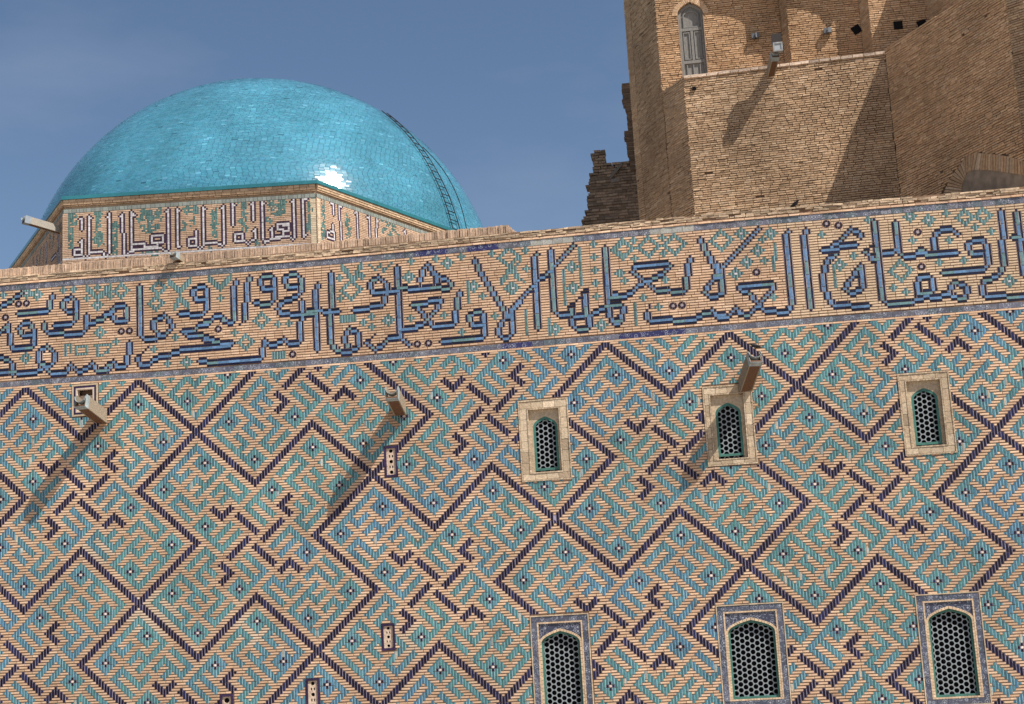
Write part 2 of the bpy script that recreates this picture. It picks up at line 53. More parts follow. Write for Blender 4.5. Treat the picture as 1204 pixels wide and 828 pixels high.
# ---------------------------------------------------------------- materials
def mat(name,color=None,attr=False,rough=.9,noise=.25,nscale=30.,bump=.0,bscale=60.,spec=.3,metal=0.,stretch=(1,1,1),patch=.0):
    M=bpy.data.materials.new(name); M.use_nodes=True; t=M.node_tree; t.nodes.clear(); n=t.nodes.new; l=t.links.new
    o=n('ShaderNodeOutputMaterial'); b=n('ShaderNodeBsdfPrincipled'); l(b.outputs[0],o.inputs[0])
    b.inputs['Roughness'].default_value=rough; b.inputs['Specular IOR Level'].default_value=spec; b.inputs['Metallic'].default_value=metal
    g=n('ShaderNodeNewGeometry'); mpn=n('ShaderNodeMapping'); mpn.inputs['Scale'].default_value=stretch; l(g.outputs['Position'],mpn.inputs['Vector'])
    a=n('ShaderNodeTexNoise'); a.inputs['Scale'].default_value=nscale; a.inputs['Detail'].default_value=4; l(mpn.outputs[0],a.inputs['Vector'])
    mr=n('ShaderNodeMapRange'); mr.inputs['From Min'].default_value=.3; mr.inputs['From Max'].default_value=.7; mr.inputs['To Min'].default_value=1-noise; mr.inputs['To Max'].default_value=1+noise; l(a.outputs['Fac'],mr.inputs['Value'])
    fac=mr.outputs[0]
    if patch:
        a2=n('ShaderNodeTexNoise'); a2.inputs['Scale'].default_value=.55; a2.inputs['Detail'].default_value=5; l(g.outputs['Position'],a2.inputs['Vector'])
        m2=n('ShaderNodeMapRange'); m2.inputs['From Min'].default_value=.3; m2.inputs['From Max'].default_value=.7; m2.inputs['To Min'].default_value=1-patch; m2.inputs['To Max'].default_value=1+patch; l(a2.outputs['Fac'],m2.inputs['Value'])
        mm=n('ShaderNodeMath'); mm.operation='MULTIPLY'; l(fac,mm.inputs[0]); l(m2.outputs[0],mm.inputs[1]); fac=mm.outputs[0]
    v=n('ShaderNodeVectorMath'); v.operation='SCALE'; l(fac,v.inputs['Scale'])
    if attr:
        at=n('ShaderNodeAttribute'); at.attribute_name='tint'; l(at.outputs['Color'],v.inputs[0])
    else: v.inputs[0].default_value=color
    l(v.outputs[0],b.inputs['Base Color'])
    if bump:
        c=n('ShaderNodeTexNoise'); c.inputs['Scale'].default_value=bscale; c.inputs['Detail'].default_value=5; l(mpn.outputs[0],c.inputs['Vector'])
        bp=n('ShaderNodeBump'); bp.inputs['Strength'].default_value=bump; bp.inputs['Distance'].default_value=.01; l(c.outputs['Fac'],bp.inputs['Height']); l(bp.outputs[0],b.inputs['Normal'])
    return M
M_brick=mat('brick_clay',attr=True,rough=.92,noise=.14,nscale=22,bump=.35,bscale=45,patch=.10)
M_rough=mat('weathered_brick_clay',attr=True,rough=.95,noise=.22,nscale=16,bump=.8,bscale=30,patch=.22)
M_glaze=mat('glazed_brick',attr=True,rough=.55,noise=.28,nscale=18,bump=.15,bscale=50,spec=.2,patch=.16)
M_dome=mat('turquoise_glaze',attr=True,rough=.105,noise=.10,nscale=5,bump=.03,bscale=10,spec=.5,patch=.20)
M_mortar=mat('mortar',(.20,.125,.08),rough=.97,noise=.25,nscale=12,bump=.6,bscale=50,patch=.15)
M_mortar2=mat('old_mortar',(.125,.08,.05),rough=.97,noise=.3,nscale=9,bump=.6,bscale=40,patch=.2)
M_wood=mat('weathered_wood',attr=True,rough=.85,noise=.35,nscale=14,bump=.4,bscale=30,stretch=(6,1,6))
M_housing=mat('lamp_housing',(.10,.105,.115),rough=.5,noise=.2)
M_metal=mat('galvanised_sheet',attr=True,rough=.6,noise=.25,nscale=9,metal=0.,spec=.4)
M_iron=mat('dark_iron',(.02,.022,.028),rough=.6,noise=.2,metal=.3)
M_plaster=mat('grey_plaster',(.26,.205,.155),rough=.95,noise=.3,nscale=4,bump=.6,bscale=12)
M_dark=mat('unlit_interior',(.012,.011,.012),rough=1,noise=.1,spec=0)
M_white=mat('white_lattice',(.225,.25,.265),rough=.7,noise=.12,nscale=20)
M_green=mat('green_painted_frame',(.05,.15,.125),rough=.55,noise=.25,nscale=9)
M_shutter=mat('grey_shutter_wood',(.20,.19,.175),rough=.85,noise=.3,nscale=10,bump=.4,bscale=24,stretch=(8,8,1))
M_stone=mat('pale_paving',(.36,.31,.26),rough=.9,noise=.2,nscale=3,patch=.15)
M_bird=mat('dark_feathers',(.03,.028,.03),rough=.8,noise=.3)
M_black=mat('dark_housing',(.03,.022,.02),rough=.6,noise=.2)
M_glass=mat('lamp_glass',(.35,.37,.38),rough=.15,noise=.05,spec=.6)
def tile_mat():
    M=mat('painted_tile',attr=True,rough=.35,noise=.25,nscale=26,spec=.45); t=M.node_tree; n=t.nodes.new; l=t.links.new
    b=[x for x in t.nodes if x.type=='BSDF_PRINCIPLED'][0]; g=[x for x in t.nodes if x.type=='NEW_GEOMETRY'][0]
    src=b.inputs['Base Color'].links[0].from_socket
    vo=n('ShaderNodeTexVoronoi'); vo.inputs['Scale'].default_value=8; vo.feature='F1'; l(g.outputs['Position'],vo.inputs['Vector'])
    rp=n('ShaderNodeValToRGB'); e=rp.color_ramp.elements; e[0].position=0; e[0].color=(.8,.8,.8,1); e[1].position=.16; e[1].color=(.7,.7,.7,1)
    for p,c in ((.22,0),(.34,0),(.42,.55),(.5,0)): x=e.new(p); x.color=(c,c,c,1)
    l(vo.outputs['Distance'],rp.inputs['Fac'])
    vo2=n('ShaderNodeTexVoronoi'); vo2.inputs['Scale'].default_value=20; l(g.outputs['Position'],vo2.inputs['Vector'])
    r2=n('ShaderNodeMapRange'); r2.inputs['From Min'].default_value=.3; r2.inputs['From Max'].default_value=.15; r2.inputs['To Max'].default_value=.45; l(vo2.outputs['Distance'],r2.inputs['Value'])
    ad=n('ShaderNodeMath'); ad.operation='ADD'; ad.use_clamp=True; l(rp.outputs['Color'],ad.inputs[0]); l(r2.outputs[0],ad.inputs[1])
    ml=n('ShaderNodeMath'); ml.operation='MULTIPLY'; ml.inputs[1].default_value=.85; l(ad.outputs[0],ml.inputs[0])
    mi=n('ShaderNodeMix'); mi.data_type='RGBA'; mi.inputs['B'].default_value=(.42,.44,.50,1); l(ml.outputs[0],mi.inputs['Factor']); l(src,mi.inputs['A']); l(mi.outputs['Result'],b.inputs['Base Color'])
    return M
M_tile=tile_mat()

# ---------------------------------------------------------------- object helpers
def link(o,parent=None):
    COL.objects.link(o)
    if parent: o.parent=parent
    return o
def thing(name,label,cat,loc=(0,0,0),group=None):
    o=bpy.data.objects.new(name,None); o.location=loc; o.empty_display_size=.2; COL.objects.link(o)
    o['label']=label; o['category']=cat
    if group: o['group']=group
    return o
def mesh_np(name,V,Fq,mat_,parent=None,tint=None,loc=None,smooth=False,kind=None):
    """V (n,3) in world metres, Fq (m,4) quads; parents are at identity rotation, so world = parent.location + local."""
    V=np.asarray(V,float); off=np.array(parent.matrix_world.translation if False else (parent.location if parent else (0,0,0)),float)
    if parent is not None and parent.parent is not None: off=off+np.array(parent.parent.location)
    base=np.array(loc,float) if loc is not None else off
    me=bpy.data.meshes.new(name); Fq=np.asarray(Fq,np.int32)
    me.vertices.add(len(V)); me.vertices.foreach_set('co',(V-base).astype(np.float32).ravel())
    me.loops.add(Fq.size); me.loops.foreach_set('vertex_index',Fq.ravel())
    k=Fq.shape[1]; me.polygons.add(len(Fq)); me.polygons.foreach_set('loop_start',np.arange(0,Fq.size,k,dtype=np.int32)); me.polygons.foreach_set('loop_total',np.full(len(Fq),k,np.int32))
    me.polygons.foreach_set('use_smooth',np.full(len(Fq),bool(smooth)))
    if tint is not None:
        a=me.color_attributes.new('tint','FLOAT_COLOR','POINT'); c=np.ones((len(V),4),np.float32); c[:,:3]=tint; a.data.foreach_set('color',c.ravel())
    me.materials.append(mat_); me.update(calc_edges=True); me.validate()
    o=bpy.data.objects.new(name,me); link(o,parent); o.location=tuple(base-off)
    if kind: o['kind']=kind
    return o
class Bld:
    """collects polygons of several shapes into one mesh"""
    def __init__(s): s.v=[]; s.f=[]; s.c=[]
    def add(s,V,F,c=(.5,.5,.5)):
        b=len(s.v); s.v+= [tuple(map(float,x)) for x in V]; s.f+=[tuple(i+b for i in f) for f in F]; s.c+=[c]*len(V)
    def box(s,x0,x1,y0,y1,z0,z1,c=(.5,.5,.5)):
        V=[(x,y,z) for z in (z0,z1) for y in (y0,y1) for x in (x0,x1)]
        s.add(V,[(0,1,5,4),(1,3,7,5),(3,2,6,7),(2,0,4,6),(4,5,7,6),(2,3,1,0)],c)
    def obox(s,o,ax,ay,az,c=(.5,.5,.5)):
        """oriented box from corner o with three edge vectors"""
        o,ax,ay,az=map(np.array,(o,ax,ay,az))
        V=[o+i*ax+j*ay+k*az for k in (0,1) for j in (0,1) for i in (0,1)]
        s.add(V,[(0,1,5,4),(1,3,7,5),(3,2,6,7),(2,0,4,6),(4,5,7,6),(2,3,1,0)],c)
    def prism(s,P,z0,z1,c=(.5,.5,.5)):
        n=len(P); V=[(x,y,z0) for x,y in P]+[(x,y,z1) for x,y in P]
        s.add(V,[(i,(i+1)%n,n+(i+1)%n,n+i) for i in range(n)]+[tuple(range(n,2*n)),tuple(range(n-1,-1,-1))],c)
    def tube(s,P,r,n=6,c=(.5,.5,.5),rr=None):
        P=[np.array(p,float) for p in P]; V=[]
        for i,p in enumerate(P):
            d=P[min(i+1,len(P)-1)]-P[max(i-1,0)]; d/=np.linalg.norm(d); a=np.cross(d,(0,0,1.)) if abs(d[2])<.9 else np.cross(d,(1.,0,0)); a/=np.linalg.norm(a); b=np.cross(d,a)
            q=rr[i] if rr else r
            V+=[p+q*(math.cos(2*math.pi*k/n)*a+math.sin(2*math.pi*k/n)*b) for k in range(n)]
        F=[(i*n+k,i*n+(k+1)%n,(i+1)*n+(k+1)%n,(i+1)*n+k) for i in range(len(P)-1) for k in range(n)]
        s.add(V,F+[tuple(range(n-1,-1,-1)),tuple((len(P)-1)*n+k for k in range(n))],c)
    def build(s,name,mat_,parent=None,smooth=False,kind=None):
        off=np.zeros(3); p=parent
        while p is not None: off+=np.array(p.location); p=p.parent
        me=bpy.data.meshes.new(name); me.from_pydata([tuple(np.array(v)-off) for v in s.v],[],s.f)
        a=me.color_attributes.new('tint','FLOAT_COLOR','POINT'); c=np.ones((len(s.v),4),np.float32); c[:,:3]=np.array(s.c); a.data.foreach_set('color',c.ravel())
        me.materials.append(mat_)
        if smooth: me.polygons.foreach_set('use_smooth',np.ones(len(s.f),bool))
        me.update(); o=bpy.data.objects.new(name,me); link(o,parent)
        if kind: o['kind']=kind
        return o

# ---------------------------------------------------------------- surfaces laid with bricks
C=.07; RR=.9364064          # column and course pitch of the decorated wall (m, and ratio)
CT=np.array(CTRL)
def warp(u,v):              # the hand-laid courses wander by a course or so
    u=np.asarray(u,float); v=np.asarray(v,float); s=np.full(u.shape,.15); a=np.zeros(u.shape); b=np.zeros(u.shape)
    for cu_,cv_,du,dv in CT:
        k=np.exp(-((u-cu_)**2+(v-cv_)**2)/(2*26.**2)); s+=k; a+=k*du; b+=k*dv
    return a/s,b/s
class Wall:                 # the decorated wall: plane y = 0, u in columns, v in courses (down)
    n=np.array([0,-1.,0]); U=C; Vv=C*RR
    def __call__(s,u,v):
        a,b=warp(u,v); y=.0042*np.sin(u*.19+2*np.sin(v*.06))*np.sin(v*.16+u*.05)+.0032*np.sin(u*.41-v*.23+1.3*np.sin(u*.07))+.0016*np.sin(u*.9+v*.77)
        return np.stack([(u+a)*C,y,ZS-(v+b)*C*RR],-1)
class Flat:
    def __init__(s,p0,p1,ztop,cu_,cv_=None,lean=0.):
        s.o=np.array([p0[0],p0[1],ztop],float); d=np.array([p1[0]-p0[0],p1[1]-p0[1],0.]); s.L=np.linalg.norm(d); s.d=d/s.L
        s.n=np.array([s.d[1],-s.d[0],0.]); s.U=cu_; s.Vv=cv_ or cu_
    def __call__(s,u,v):
        u=np.asarray(u,float)[...,None]; v=np.asarray(v,float)[...,None]
        return s.o+u*s.U*s.d-v*s.Vv*np.array([0,0,1.])
def boxes(fr,A,jit=.0,tilt=.0):
    """A rows: u0,u1,v0,v1,proud,base,r,g,b  ->  vertices, quads, colours (no back faces)"""
    A=np.asarray(A,float); n=len(A)
    uu=np.stack([A[:,0],A[:,1],A[:,1],A[:,0]],1); vv=np.stack([A[:,3],A[:,3],A[:,2],A[:,2]],1)
    if jit: uu=uu+rng.normal(0,jit,uu.shape)/fr.U; vv=vv+rng.normal(0,jit*.5,vv.shape)/fr.Vv
    P=fr(uu,vv); nn=fr.n if fr.n.ndim==1 else fr.n
    pr=A[:,4][:,None]+(rng.normal(0,tilt,(n,4)) if tilt else 0)
    Fv=P+pr[...,None]*nn; Bv=P+A[:,5][:,None,None]*nn
    V=np.concatenate([Fv,Bv],1).reshape(-1,3)
    q=np.array([[0,1,2,3],[0,4,5,1],[1,5,6,2],[2,6,7,3],[3,7,4,0]]); F=(np.arange(n)[:,None,None]*8+q[None]).reshape(-1,4)
    return V,F,np.repeat(A[:,6:9],8,0)
def lay(name,fr,A,mat_,parent,jit=.0,tilt=.0,kind='stuff'):
    V,F,c=boxes(fr,A,jit,tilt); return mesh_np(name,V,F,mat_,parent,c,kind=kind)
_templ={}
def single(name,fr,A,mat_,parent,jit=.002,tilt=.003,nvar=14):
    """each row of A as an object of its own; alike pieces share mesh data"""
    off=np.zeros(3); p=parent
    while p is not None: off+=np.array(p.location); p=p.parent
    key=(name,mat_.name)
    if key not in _templ:
        L=[]
        for k in range(nvar):
            a=A[int(k*len(A)/nvar)]; me=bpy.data.meshes.new(name); sx=.5+rng.uniform(-.03,.0,8); sz=.5+rng.uniform(-.06,.0,8)
            V=[((-1 if i in (0,3) else 1)*sx[i+4*j],(0 if j else -1)+(0 if j else rng.uniform(-.12,.12)),(-1 if i<2 else 1)*sz[i+4*j]) for j in (0,1) for i in range(4)]
            me.from_pydata(V,[],[(0,1,2,3),(1,0,4,5),(2,1,5,6),(3,2,6,7),(0,3,7,4),(7,6,5,4)])
            t=me.color_attributes.new('tint','FLOAT_COLOR','POINT'); c=np.ones((8,4),np.float32); c[:,:3]=a[6:9]; t.data.foreach_set('color',c.ravel()); me.materials.append(mat_); me.update(); L.append(me)
        _templ[key]=L
    ang=math.atan2(fr.n[0],-fr.n[1])
    for a in A:
        uc,vc=(a[0]+a[1])/2,(a[2]+a[3])/2; p=fr(np.array([uc]),np.array([vc]))[0]; e=fr(np.array([a[1]]),np.array([vc]))[0]-fr(np.array([a[0]]),np.array([vc]))[0]
        o=bpy.data.objects.new(name,random.choice(_templ[key])); COL.objects.link(o); o.parent=parent
        o.location=tuple(p+fr.n*a[5]-off); o.scale=(np.linalg.norm(e),a[4]-a[5],(a[3]-a[2])*fr.Vv)
        o.rotation_euler=(0,math.atan2(-e[2],math.hypot(e[0],e[1])),ang)
BUFF=np.array([(.56,.37,.24),(.50,.33,.21),(.62,.43,.29),(.46,.29,.185),(.59,.41,.30),(.53,.36,.25),(.42,.27,.175),(.66,.48,.34)])
BUFF=(BUFF.mean(0)*.5*1.03+BUFF*.5)*np.array((1.02,1.01,.99))
def tint_of(t,u,v,rnd):
    if t==0: c=BUFF[rng.integers(8)]*(.93+.14*rnd)
    elif t==1:
        k=.30+.70*math.sin(u*.043+1.7*math.sin(v*.05))*math.cos(v*.037+u*.011)+.3*math.sin(u*.13+v*.09)*math.sin(v*.11-u*.05)
        k=min(1,max(0,k+rng.normal(0,.2))); c=np.array((.062,.178,.172))*(1-k)+np.array((.055,.138,.225))*k; c=c*(.70+.50*rnd)
        if rng.random()<.012: c=np.array((.40,.33,.25))*(.7+.5*rnd)
    elif t==2: c=np.array((.008,.0045,.018))*(.5+1.0*rnd) if rnd<.84 else np.array((.014,.016,.06))
    elif t==3: c=np.array((.66,.54,.46))*(.9+.2*rnd)
    elif t==4: c=np.array((.105,.20,.345))*(.8+.4*rnd) if rnd<.76 else np.array((.12,.22,.235))
    elif t==5: c=np.array((.007,.009,.030))*(.6+.9*rnd)
    elif t==7: c=np.array((.080,.145,.130))*(.75+.45*rnd)
    elif t==8: c=np.array((.46,.44,.45))*(.9+.2*rnd)
    elif t==9: c=np.array((.038,.020,.038))*(.7+.7*rnd)
    return tuple(c)
def bond(G,u0,v0,fr,caps={},lightjoint=(.40,.40,.45),bw=.044,gap=.018,vgap=.019,maxb=3,depth=.022):
    """turn a grid of cell types into brick rects: buff bricks lie flat, glazed ones stand on end"""
    nv,nu=G.shape; done=np.zeros(G.shape,bool); bricks=[]; glazed=[]; joints=[]
    gu=gap/fr.U; gv=vgap/fr.Vv
    for j in range(nv):
        i=0; ph=0
        while i<nu:
            t=G[j,i]
            if t!=0 or done[j,i]: i+=1; continue
            e=i
            while e<nu and G[j,e]==0: e+=1
            L=e-i; s=i; first=True
            while s<e:
                k=min(maxb,e-s)
                if L>maxb+1:
                    if first: k=rng.integers(1,maxb+1) if i==0 or L>8 else maxb
                    if e-(s+k)==1: k+=1 if k<maxb+1 else 0
                first=False; k=int(max(1,min(k,e-s)))
                a,b=u0+s-.5,u0+s+k-.5; c,d=v0+j-.5,v0+j+.5
                bricks.append((a+gu*.35,b-gu*.35,c+gv*.3,d-gv*.95,rng.normal(0,.0013),-depth,*tint_of(0,a,c,rng.random()))); s+=k
            i=e
    for i in range(nu):
        for j in range(nv):
            t=G[j,i]
            if t<=0 or done[j,i]: continue
            hr=1
            if t in (4,5,8,9):
                while i+hr<nu and G[j,i+hr]==t and not done[j,i+hr]: hr+=1
            vr=1
            while j+vr<nv and G[j+vr,i]==t and not done[j+vr,i]: vr+=1
            cap=caps.get(t,3)
            if hr>vr:
                k=min(hr,4); done[j,i:i+k]=True; a,b,c,d=u0+i-.5,u0+i+k-.5,v0+j-.5,v0+j+.5
                q=(.15 if t in (4,8) else .8); glazed.append((a+gu*.3*(t!=4),b-gu*.3*(t!=4),c+gv*.3*q,d-gv*.95*q,rng.normal(0,.0015),-depth,*tint_of(t,a,c,rng.random())))
            else:
                k=min(vr,cap); done[j:j+k,i]=True; a,b,c,d=u0+i-.5,u0+i+.5,v0+j-.5,v0+j+k-.5; h=(1-(bw*1.14 if t==2 else bw)/fr.U)/2
                if t in (4,8,9): h*=.25
                if vr==1 and t in (2,5): h=.15
                glazed.append((a+h,b-h,c+gv*.3,d-gv*.6,rng.normal(.001,.0015),-depth,*tint_of(t,a,c,rng.random())))
                joints.append((a,b,c+gv*.2,d-gv*.5,-.005,-depth-.001,*(np.array(lightjoint)*rng.uniform(.8,1.15)*(np.array((.62,.98,1.0)) if t in (1,7) else np.array((.66,.58,.68)) if t==2 else np.array((1.15,.9,.72)) if t in (5,9) else 1))))
    return bricks,glazed,joints

# ---------------------------------------------------------------- the diamond pattern
def ball(S,u,v,r,t,ring=False,thick=2):
    for a in range(-r,r+1):
        for b in range(-(r-abs(a)),r-abs(a)+1):
            if ring and abs(a)+abs(b)<=r-thick: continue
            S[(int(u)+a,int(v)+b)]=t
def pattern(U0,U1,V0,V1):
    dark=[[(0,0),(7,0)],[(7,0),(7,7)]]
    dark2=[[(3,7),(4,7)],[(4,7),(4,6)],[(4,11),(4,13)]]
    teal=[[(1,1),(1,2)],[(1,1),(5,1)],[(4,1),(4,2)],[(3,2),(4,2)],[(1,3),(1,4)],[(1,4),(4,4)],[(3,3),(3,4)],[(3,3),(4,3)],
          [(1,5),(1,7)],[(1,7),(2,7)],[(2,5),(2,7)],[(1,6),(1,6)],[(2,5),(3,5)],[(2,6),(3,6)],[(4,5),(5,5)],[(5,3),(5,5)],[(5,3),(6,3)],[(6,3),(6,5)],
          [(0,8),(2,8)],[(1,8),(1,10)],[(2,8),(2,10)]]
    med=[(1.5,2.5),(5.5,1.5),(5.5,6.5)]
    T={};Dk={};Md=[]
    def seg(S,p,q,t,r=1):
        k=max(abs(q[0]-p[0]),abs(q[1]-p[1])); n=max(1,int(round(k*3)))
        for s in range(n+1):
            i=p[0]+(q[0]-p[0])*s/n; j=p[1]+(q[1]-p[1])*s/n; ball(S,round(3*(i+j)),round(3*(i-j)),r,t)
    tr=[]
    for m_ in range(-9,10):
        for n_ in range(-9,10):
            i,j=14*m_-7*n_,7*m_+14*n_; u,v=3*(i+j),3*(i-j)
            if U0-70<u<U1+70 and V0-70<v<V1+70: tr.append((i,j))
    rot=lambda p,k:(p if k==0 else rot((-p[1],p[0]),k-1))
    for ti,tj in tr:
        for k in range(4):
            f=lambda p:(rot(p,k)[0]+ti,rot(p,k)[1]+tj)
            for a,b in teal: seg(T,f(a),f(b),1)
            for a,b in dark+dark2: seg(Dk,f(a),f(b),2)
            for c in med: Md.append(f(c))
    G=np.zeros((V1-V0,U1-U0),int)
    def put(S):
        for (u,v),t in S.items():
            if U0<=u<U1 and V0<=v<V1: G[v-V0,u-U0]=t
    put(T); put(Dk)
    for i,j in Md:
        S={}; u,v=round(3*(i+j)),round(3*(i-j)); ball(S,u,v,4,1)
        for a,b in ((1,0),(-1,0),(0,1),(0,-1)): S[(u+a,v+b)]=2
        S[(u,v)]=3; put(S)
    return G
def cells_of(pl):
    out_=[]
    for (a,b),(c,d) in zip(pl[:-1],pl[1:]):
        a,b,c,d=[math.floor(x+.5) for x in (a,b,c,d)]; n=max(1,int(max(abs(c-a),abs(d-b))))
        for s in range(n+1):
            q=(int(math.floor(a+(c-a)*s/n+.5)),int(math.floor(b+(d-b)*s/n+.5)))
            if not out_ or out_[-1]!=q: out_.append(q)
    return out_
def inscription(U0,U1,V0,V1):
    G=np.zeros((V1-V0,U1-U0),int)
    def put(u,v,t,over=True):
        if U0<=u<U1 and V0<=v<V1 and (over or G[v-V0,u-U0] in (0,7)): G[v-V0,u-U0]=t
    for pl in BAND['T']:
        for u,v in cells_of(pl):
            for b in ((-1,0,1) if len(pl)<4 else (0,)): put(u,v+b,7)
    for u,v,r in BAND['G']:
        S={}; u=round(u);v=round(v); ball(S,u,v,abs(r),7,ring=(r<0))
        for q,t in S.items(): put(*q,t)
        if r==2: put(u,v,8)
    for pl in BAND['B']:
        cs=cells_of(pl)
        for u,v in cs:
            for a,b in ((1,0),(-1,0),(0,1),(0,-1)): put(u+a,v+b,5)
    for pl in BAND['B']:
        for u,v in cells_of(pl): put(u,v,4)
    for pl in BAND['D']:
        for u,v in cells_of(pl): put(u,v,5)
    for u,v in BAND['O']:
        u=round(u);v=round(v)
        for a in (-1,0,1):
            for b in (-1,0,1): put(u+a,v+b,-1)
    return G

# ---------------------------------------------------------------- ground and roof
g=Bld(); g.add([(-1500,-1500,0),(1500,-1500,0),(1500,1500,0),(-1500,1500,0)],[(0,1,2,3)]); o=g.build('ground',M_stone); o['kind']='structure'
ZW=ZS+87.4*C*RR             # top of the wall
g=Bld(); g.box(-15,18.8,.36,24,ZW-1.6,ZW-1.2,(.4,.3,.2)); o=g.build('roof_terrace',M_stone); o['kind']='structure'

# ---------------------------------------------------------------- the decorated wall
W=Wall()
wall=thing('decorated_wall','long buff brick wall patterned with turquoise and navy glazed diamonds under a blue Kufic band','wall',(3,0,0))
WX={'a':(52.2,69.5,-23.2,6.8),'b':(115.4,132.0,-23.2,5.9),'c':(180.2,197.0,-22.5,7.0),
    'd':(52.2,72.0,54.9,101.),'e':(114.1,136.2,55.,90.6),'f':(178.4,199.0,55.3,93.4)}
VX=[(4.6,9.4,-10.,1.5),(1.3,6.1,54.6,64.1),(-25.5,-20.6,72.5,84.),VENT3]
HOLE=(-108.6,-98.9,-42.6,-30.2)
holes=[v for v in WX.values()]+VX+[HOLE]
U0,U1=-216,246
Gp=pattern(U0,U1,-42,108); Gb=inscription(U0,U1,-81,-45)
def cut(G,v0):
    vv,uu=np.mgrid[v0:v0+G.shape[0],U0:U1].astype(float); a,b=warp(uu,vv); uu+=a; vv+=b
    for x0,x1,y0,y1 in holes: G[(uu>x0)&(uu<x1)&(vv>y0)&(vv<y1)]=-1
cut(Gp,-42); cut(Gb,-81)
br1,gl1,jo1=bond(Gp,U0,-42,W); br2,gl2,jo2=bond(Gb,U0,-81,W,caps={5:4,4:5})
br=np.array(br1+br2); gl=np.array(gl1+gl2); jo=np.array(jo1+jo2)
# lightness drifts along the wall where it was repaired
pt=np.sin(br[:,0]*.031+1)*np.sin(br[:,2]*.05+br[:,0]*.01); br[:,6:9]*=(1+.10*pt)[:,None]
rep=(br[:,0]>145)&(br[:,2]<-45); br[rep,6:9]=br[rep,6:9]*.55+np.array((.55,.44,.30))*.5
for cu0,cv0,cr0 in ((-80,46,9),(-45,53,6),(-100,20,6),(10,60,5)):
    q=((br[:,0]-cu0)**2+(br[:,2]-cv0)**2)<cr0**2; br[q,6:9]=br[q,6:9]*.5+np.array((.62,.52,.40))*.5
for su,sv in ((-97,-26),(10.5,-22),(131,-24)):        # damp stains running down below the spouts
    for arr in (br,gl):
        du=(arr[:,0]+arr[:,1])/2-su+1.5*np.sin(arr[:,2]*.5); dv=arr[:,2]-sv; k=np.exp(-(du/3.2)**2)*np.clip(1-dv/24.,0,1)*(dv>-2); arr[:,6:9]*=1-k[:,None]*np.array((.30,.38,.46))
for k_ in range(26):                                   # irregular weathering streaks and pale repairs
    su,sv,sr,sl_=rng.uniform(-130,215),rng.uniform(-80,90),rng.uniform(2,6),rng.uniform(6,20); g_=rng.normal(0,.16)
    for arr in (br,gl):
        du=((arr[:,0]+arr[:,1])/2-su)/sr; dv=(arr[:,2]-sv)/sl_; k=np.exp(-du**2-dv**2)*(.6+.4*np.sin(arr[:,0]*1.3+arr[:,2]*.7)); arr[:,6:9]*=1+g_*k[:,None]
camcell=np.array([130.,45.]); full=(br[:,1]-br[:,0]>2.5)&(br[:,1]-br[:,0]<3.2)
dist=np.hypot(br[:,0]-camcell[0],(br[:,2]-camcell[1])); dist[~full|(br[:,0]>205)|(br[:,2]>80)]=1e9
top=np.argsort(dist)[:300]; mask=np.zeros(len(br),bool); mask[top]=True
single('brick',W,br[mask],M_brick,wall)
lay('brickwork',W,br[~mask],M_brick,wall,jit=.0018,tilt=.0012)
lay('glazed_brickwork',W,gl,M_glaze,wall,jit=.0012,tilt=.0015)
lay('pale_joints',W,jo,M_brick,wall)
# brick fillets along the two tile borders, and the coping
F=[]
for v0,v1,pr in ((-43.15,-42.55,.003),(-84.75,-84.05,.014)):
    u=U0
    while u<U1:
        k=rng.uniform(3,4.6); F.append((u+.05,u+k-.05,v0,v1,pr+rng.normal(0,.002),-.03,*(BUFF[rng.integers(8)]*1.12))); u+=k
lay('fillet_bricks',W,F,M_brick,wall,jit=.003,tilt=.003)
F=[]
for v0,v1,pr in ((-85.95,-85.2,.012),(-86.7,-86.0,.018),(-87.4,-86.75,.026)):
    u=U0
    while u<U1:
        k=rng.uniform(1.6,4.8)
        if rng.random()>.06: F.append((u+.06,u+k-.06,v0+rng.normal(0,.05),v1+rng.normal(0,.07),pr+rng.normal(0,.006),-.25,*(np.array((.42,.31,.21))*rng.uniform(.75,1.3))))
        u+=k
lay('coping_bricks',W,F,M_rough,wall,jit=.006,tilt=.006)
# round glazed dots of the inscription
for u,v in BAND['O']:
    u=round(u);v=round(v); B=Bld(); c0=W(np.array([float(u)]),np.array([float(v)]))[0]
    B.box(c0[0]-1.5*C,c0[0]+1.5*C,.004,.02,c0[2]-1.5*C*RR,c0[2]+1.5*C*RR,tuple(BUFF[rng.integers(8)]*.95))
    for k in range(8):
        a0,a1=math.pi*(k+.58)/4,math.pi*(k+1.42)/4; V=[(c0[0]+r_*math.cos(a)*C,y,c0[2]+r_*math.sin(a)*C*RR) for y in (-.003,.01) for r_,a in ((.62,a0),(1.42,a0),(1.42,a1),(.62,a1))]
        B.add(V,[(0,1,2,3),(1,0,4,5),(2,1,5,6),(3,2,6,7),(0,3,7,4)],tuple(np.array((.014,.008,.022))*rng.uniform(.7,1.6)))
    B.box(c0[0]-.42*C,c0[0]+.42*C,-.002,.01,c0[2]-.12*C,c0[2]+.12*C,(.30,.30,.38)); B.box(c0[0]-.42*C,c0[0]+.42*C,-.001,.01,c0[2]+.18*C,c0[2]+.42*C,(.42,.36,.36)); B.box(c0[0]-.42*C,c0[0]+.42*C,-.001,.01,c0[2]-.42*C,c0[2]-.18*C,(.42,.36,.36))
    B.build('glazed_dot',M_glaze,wall)
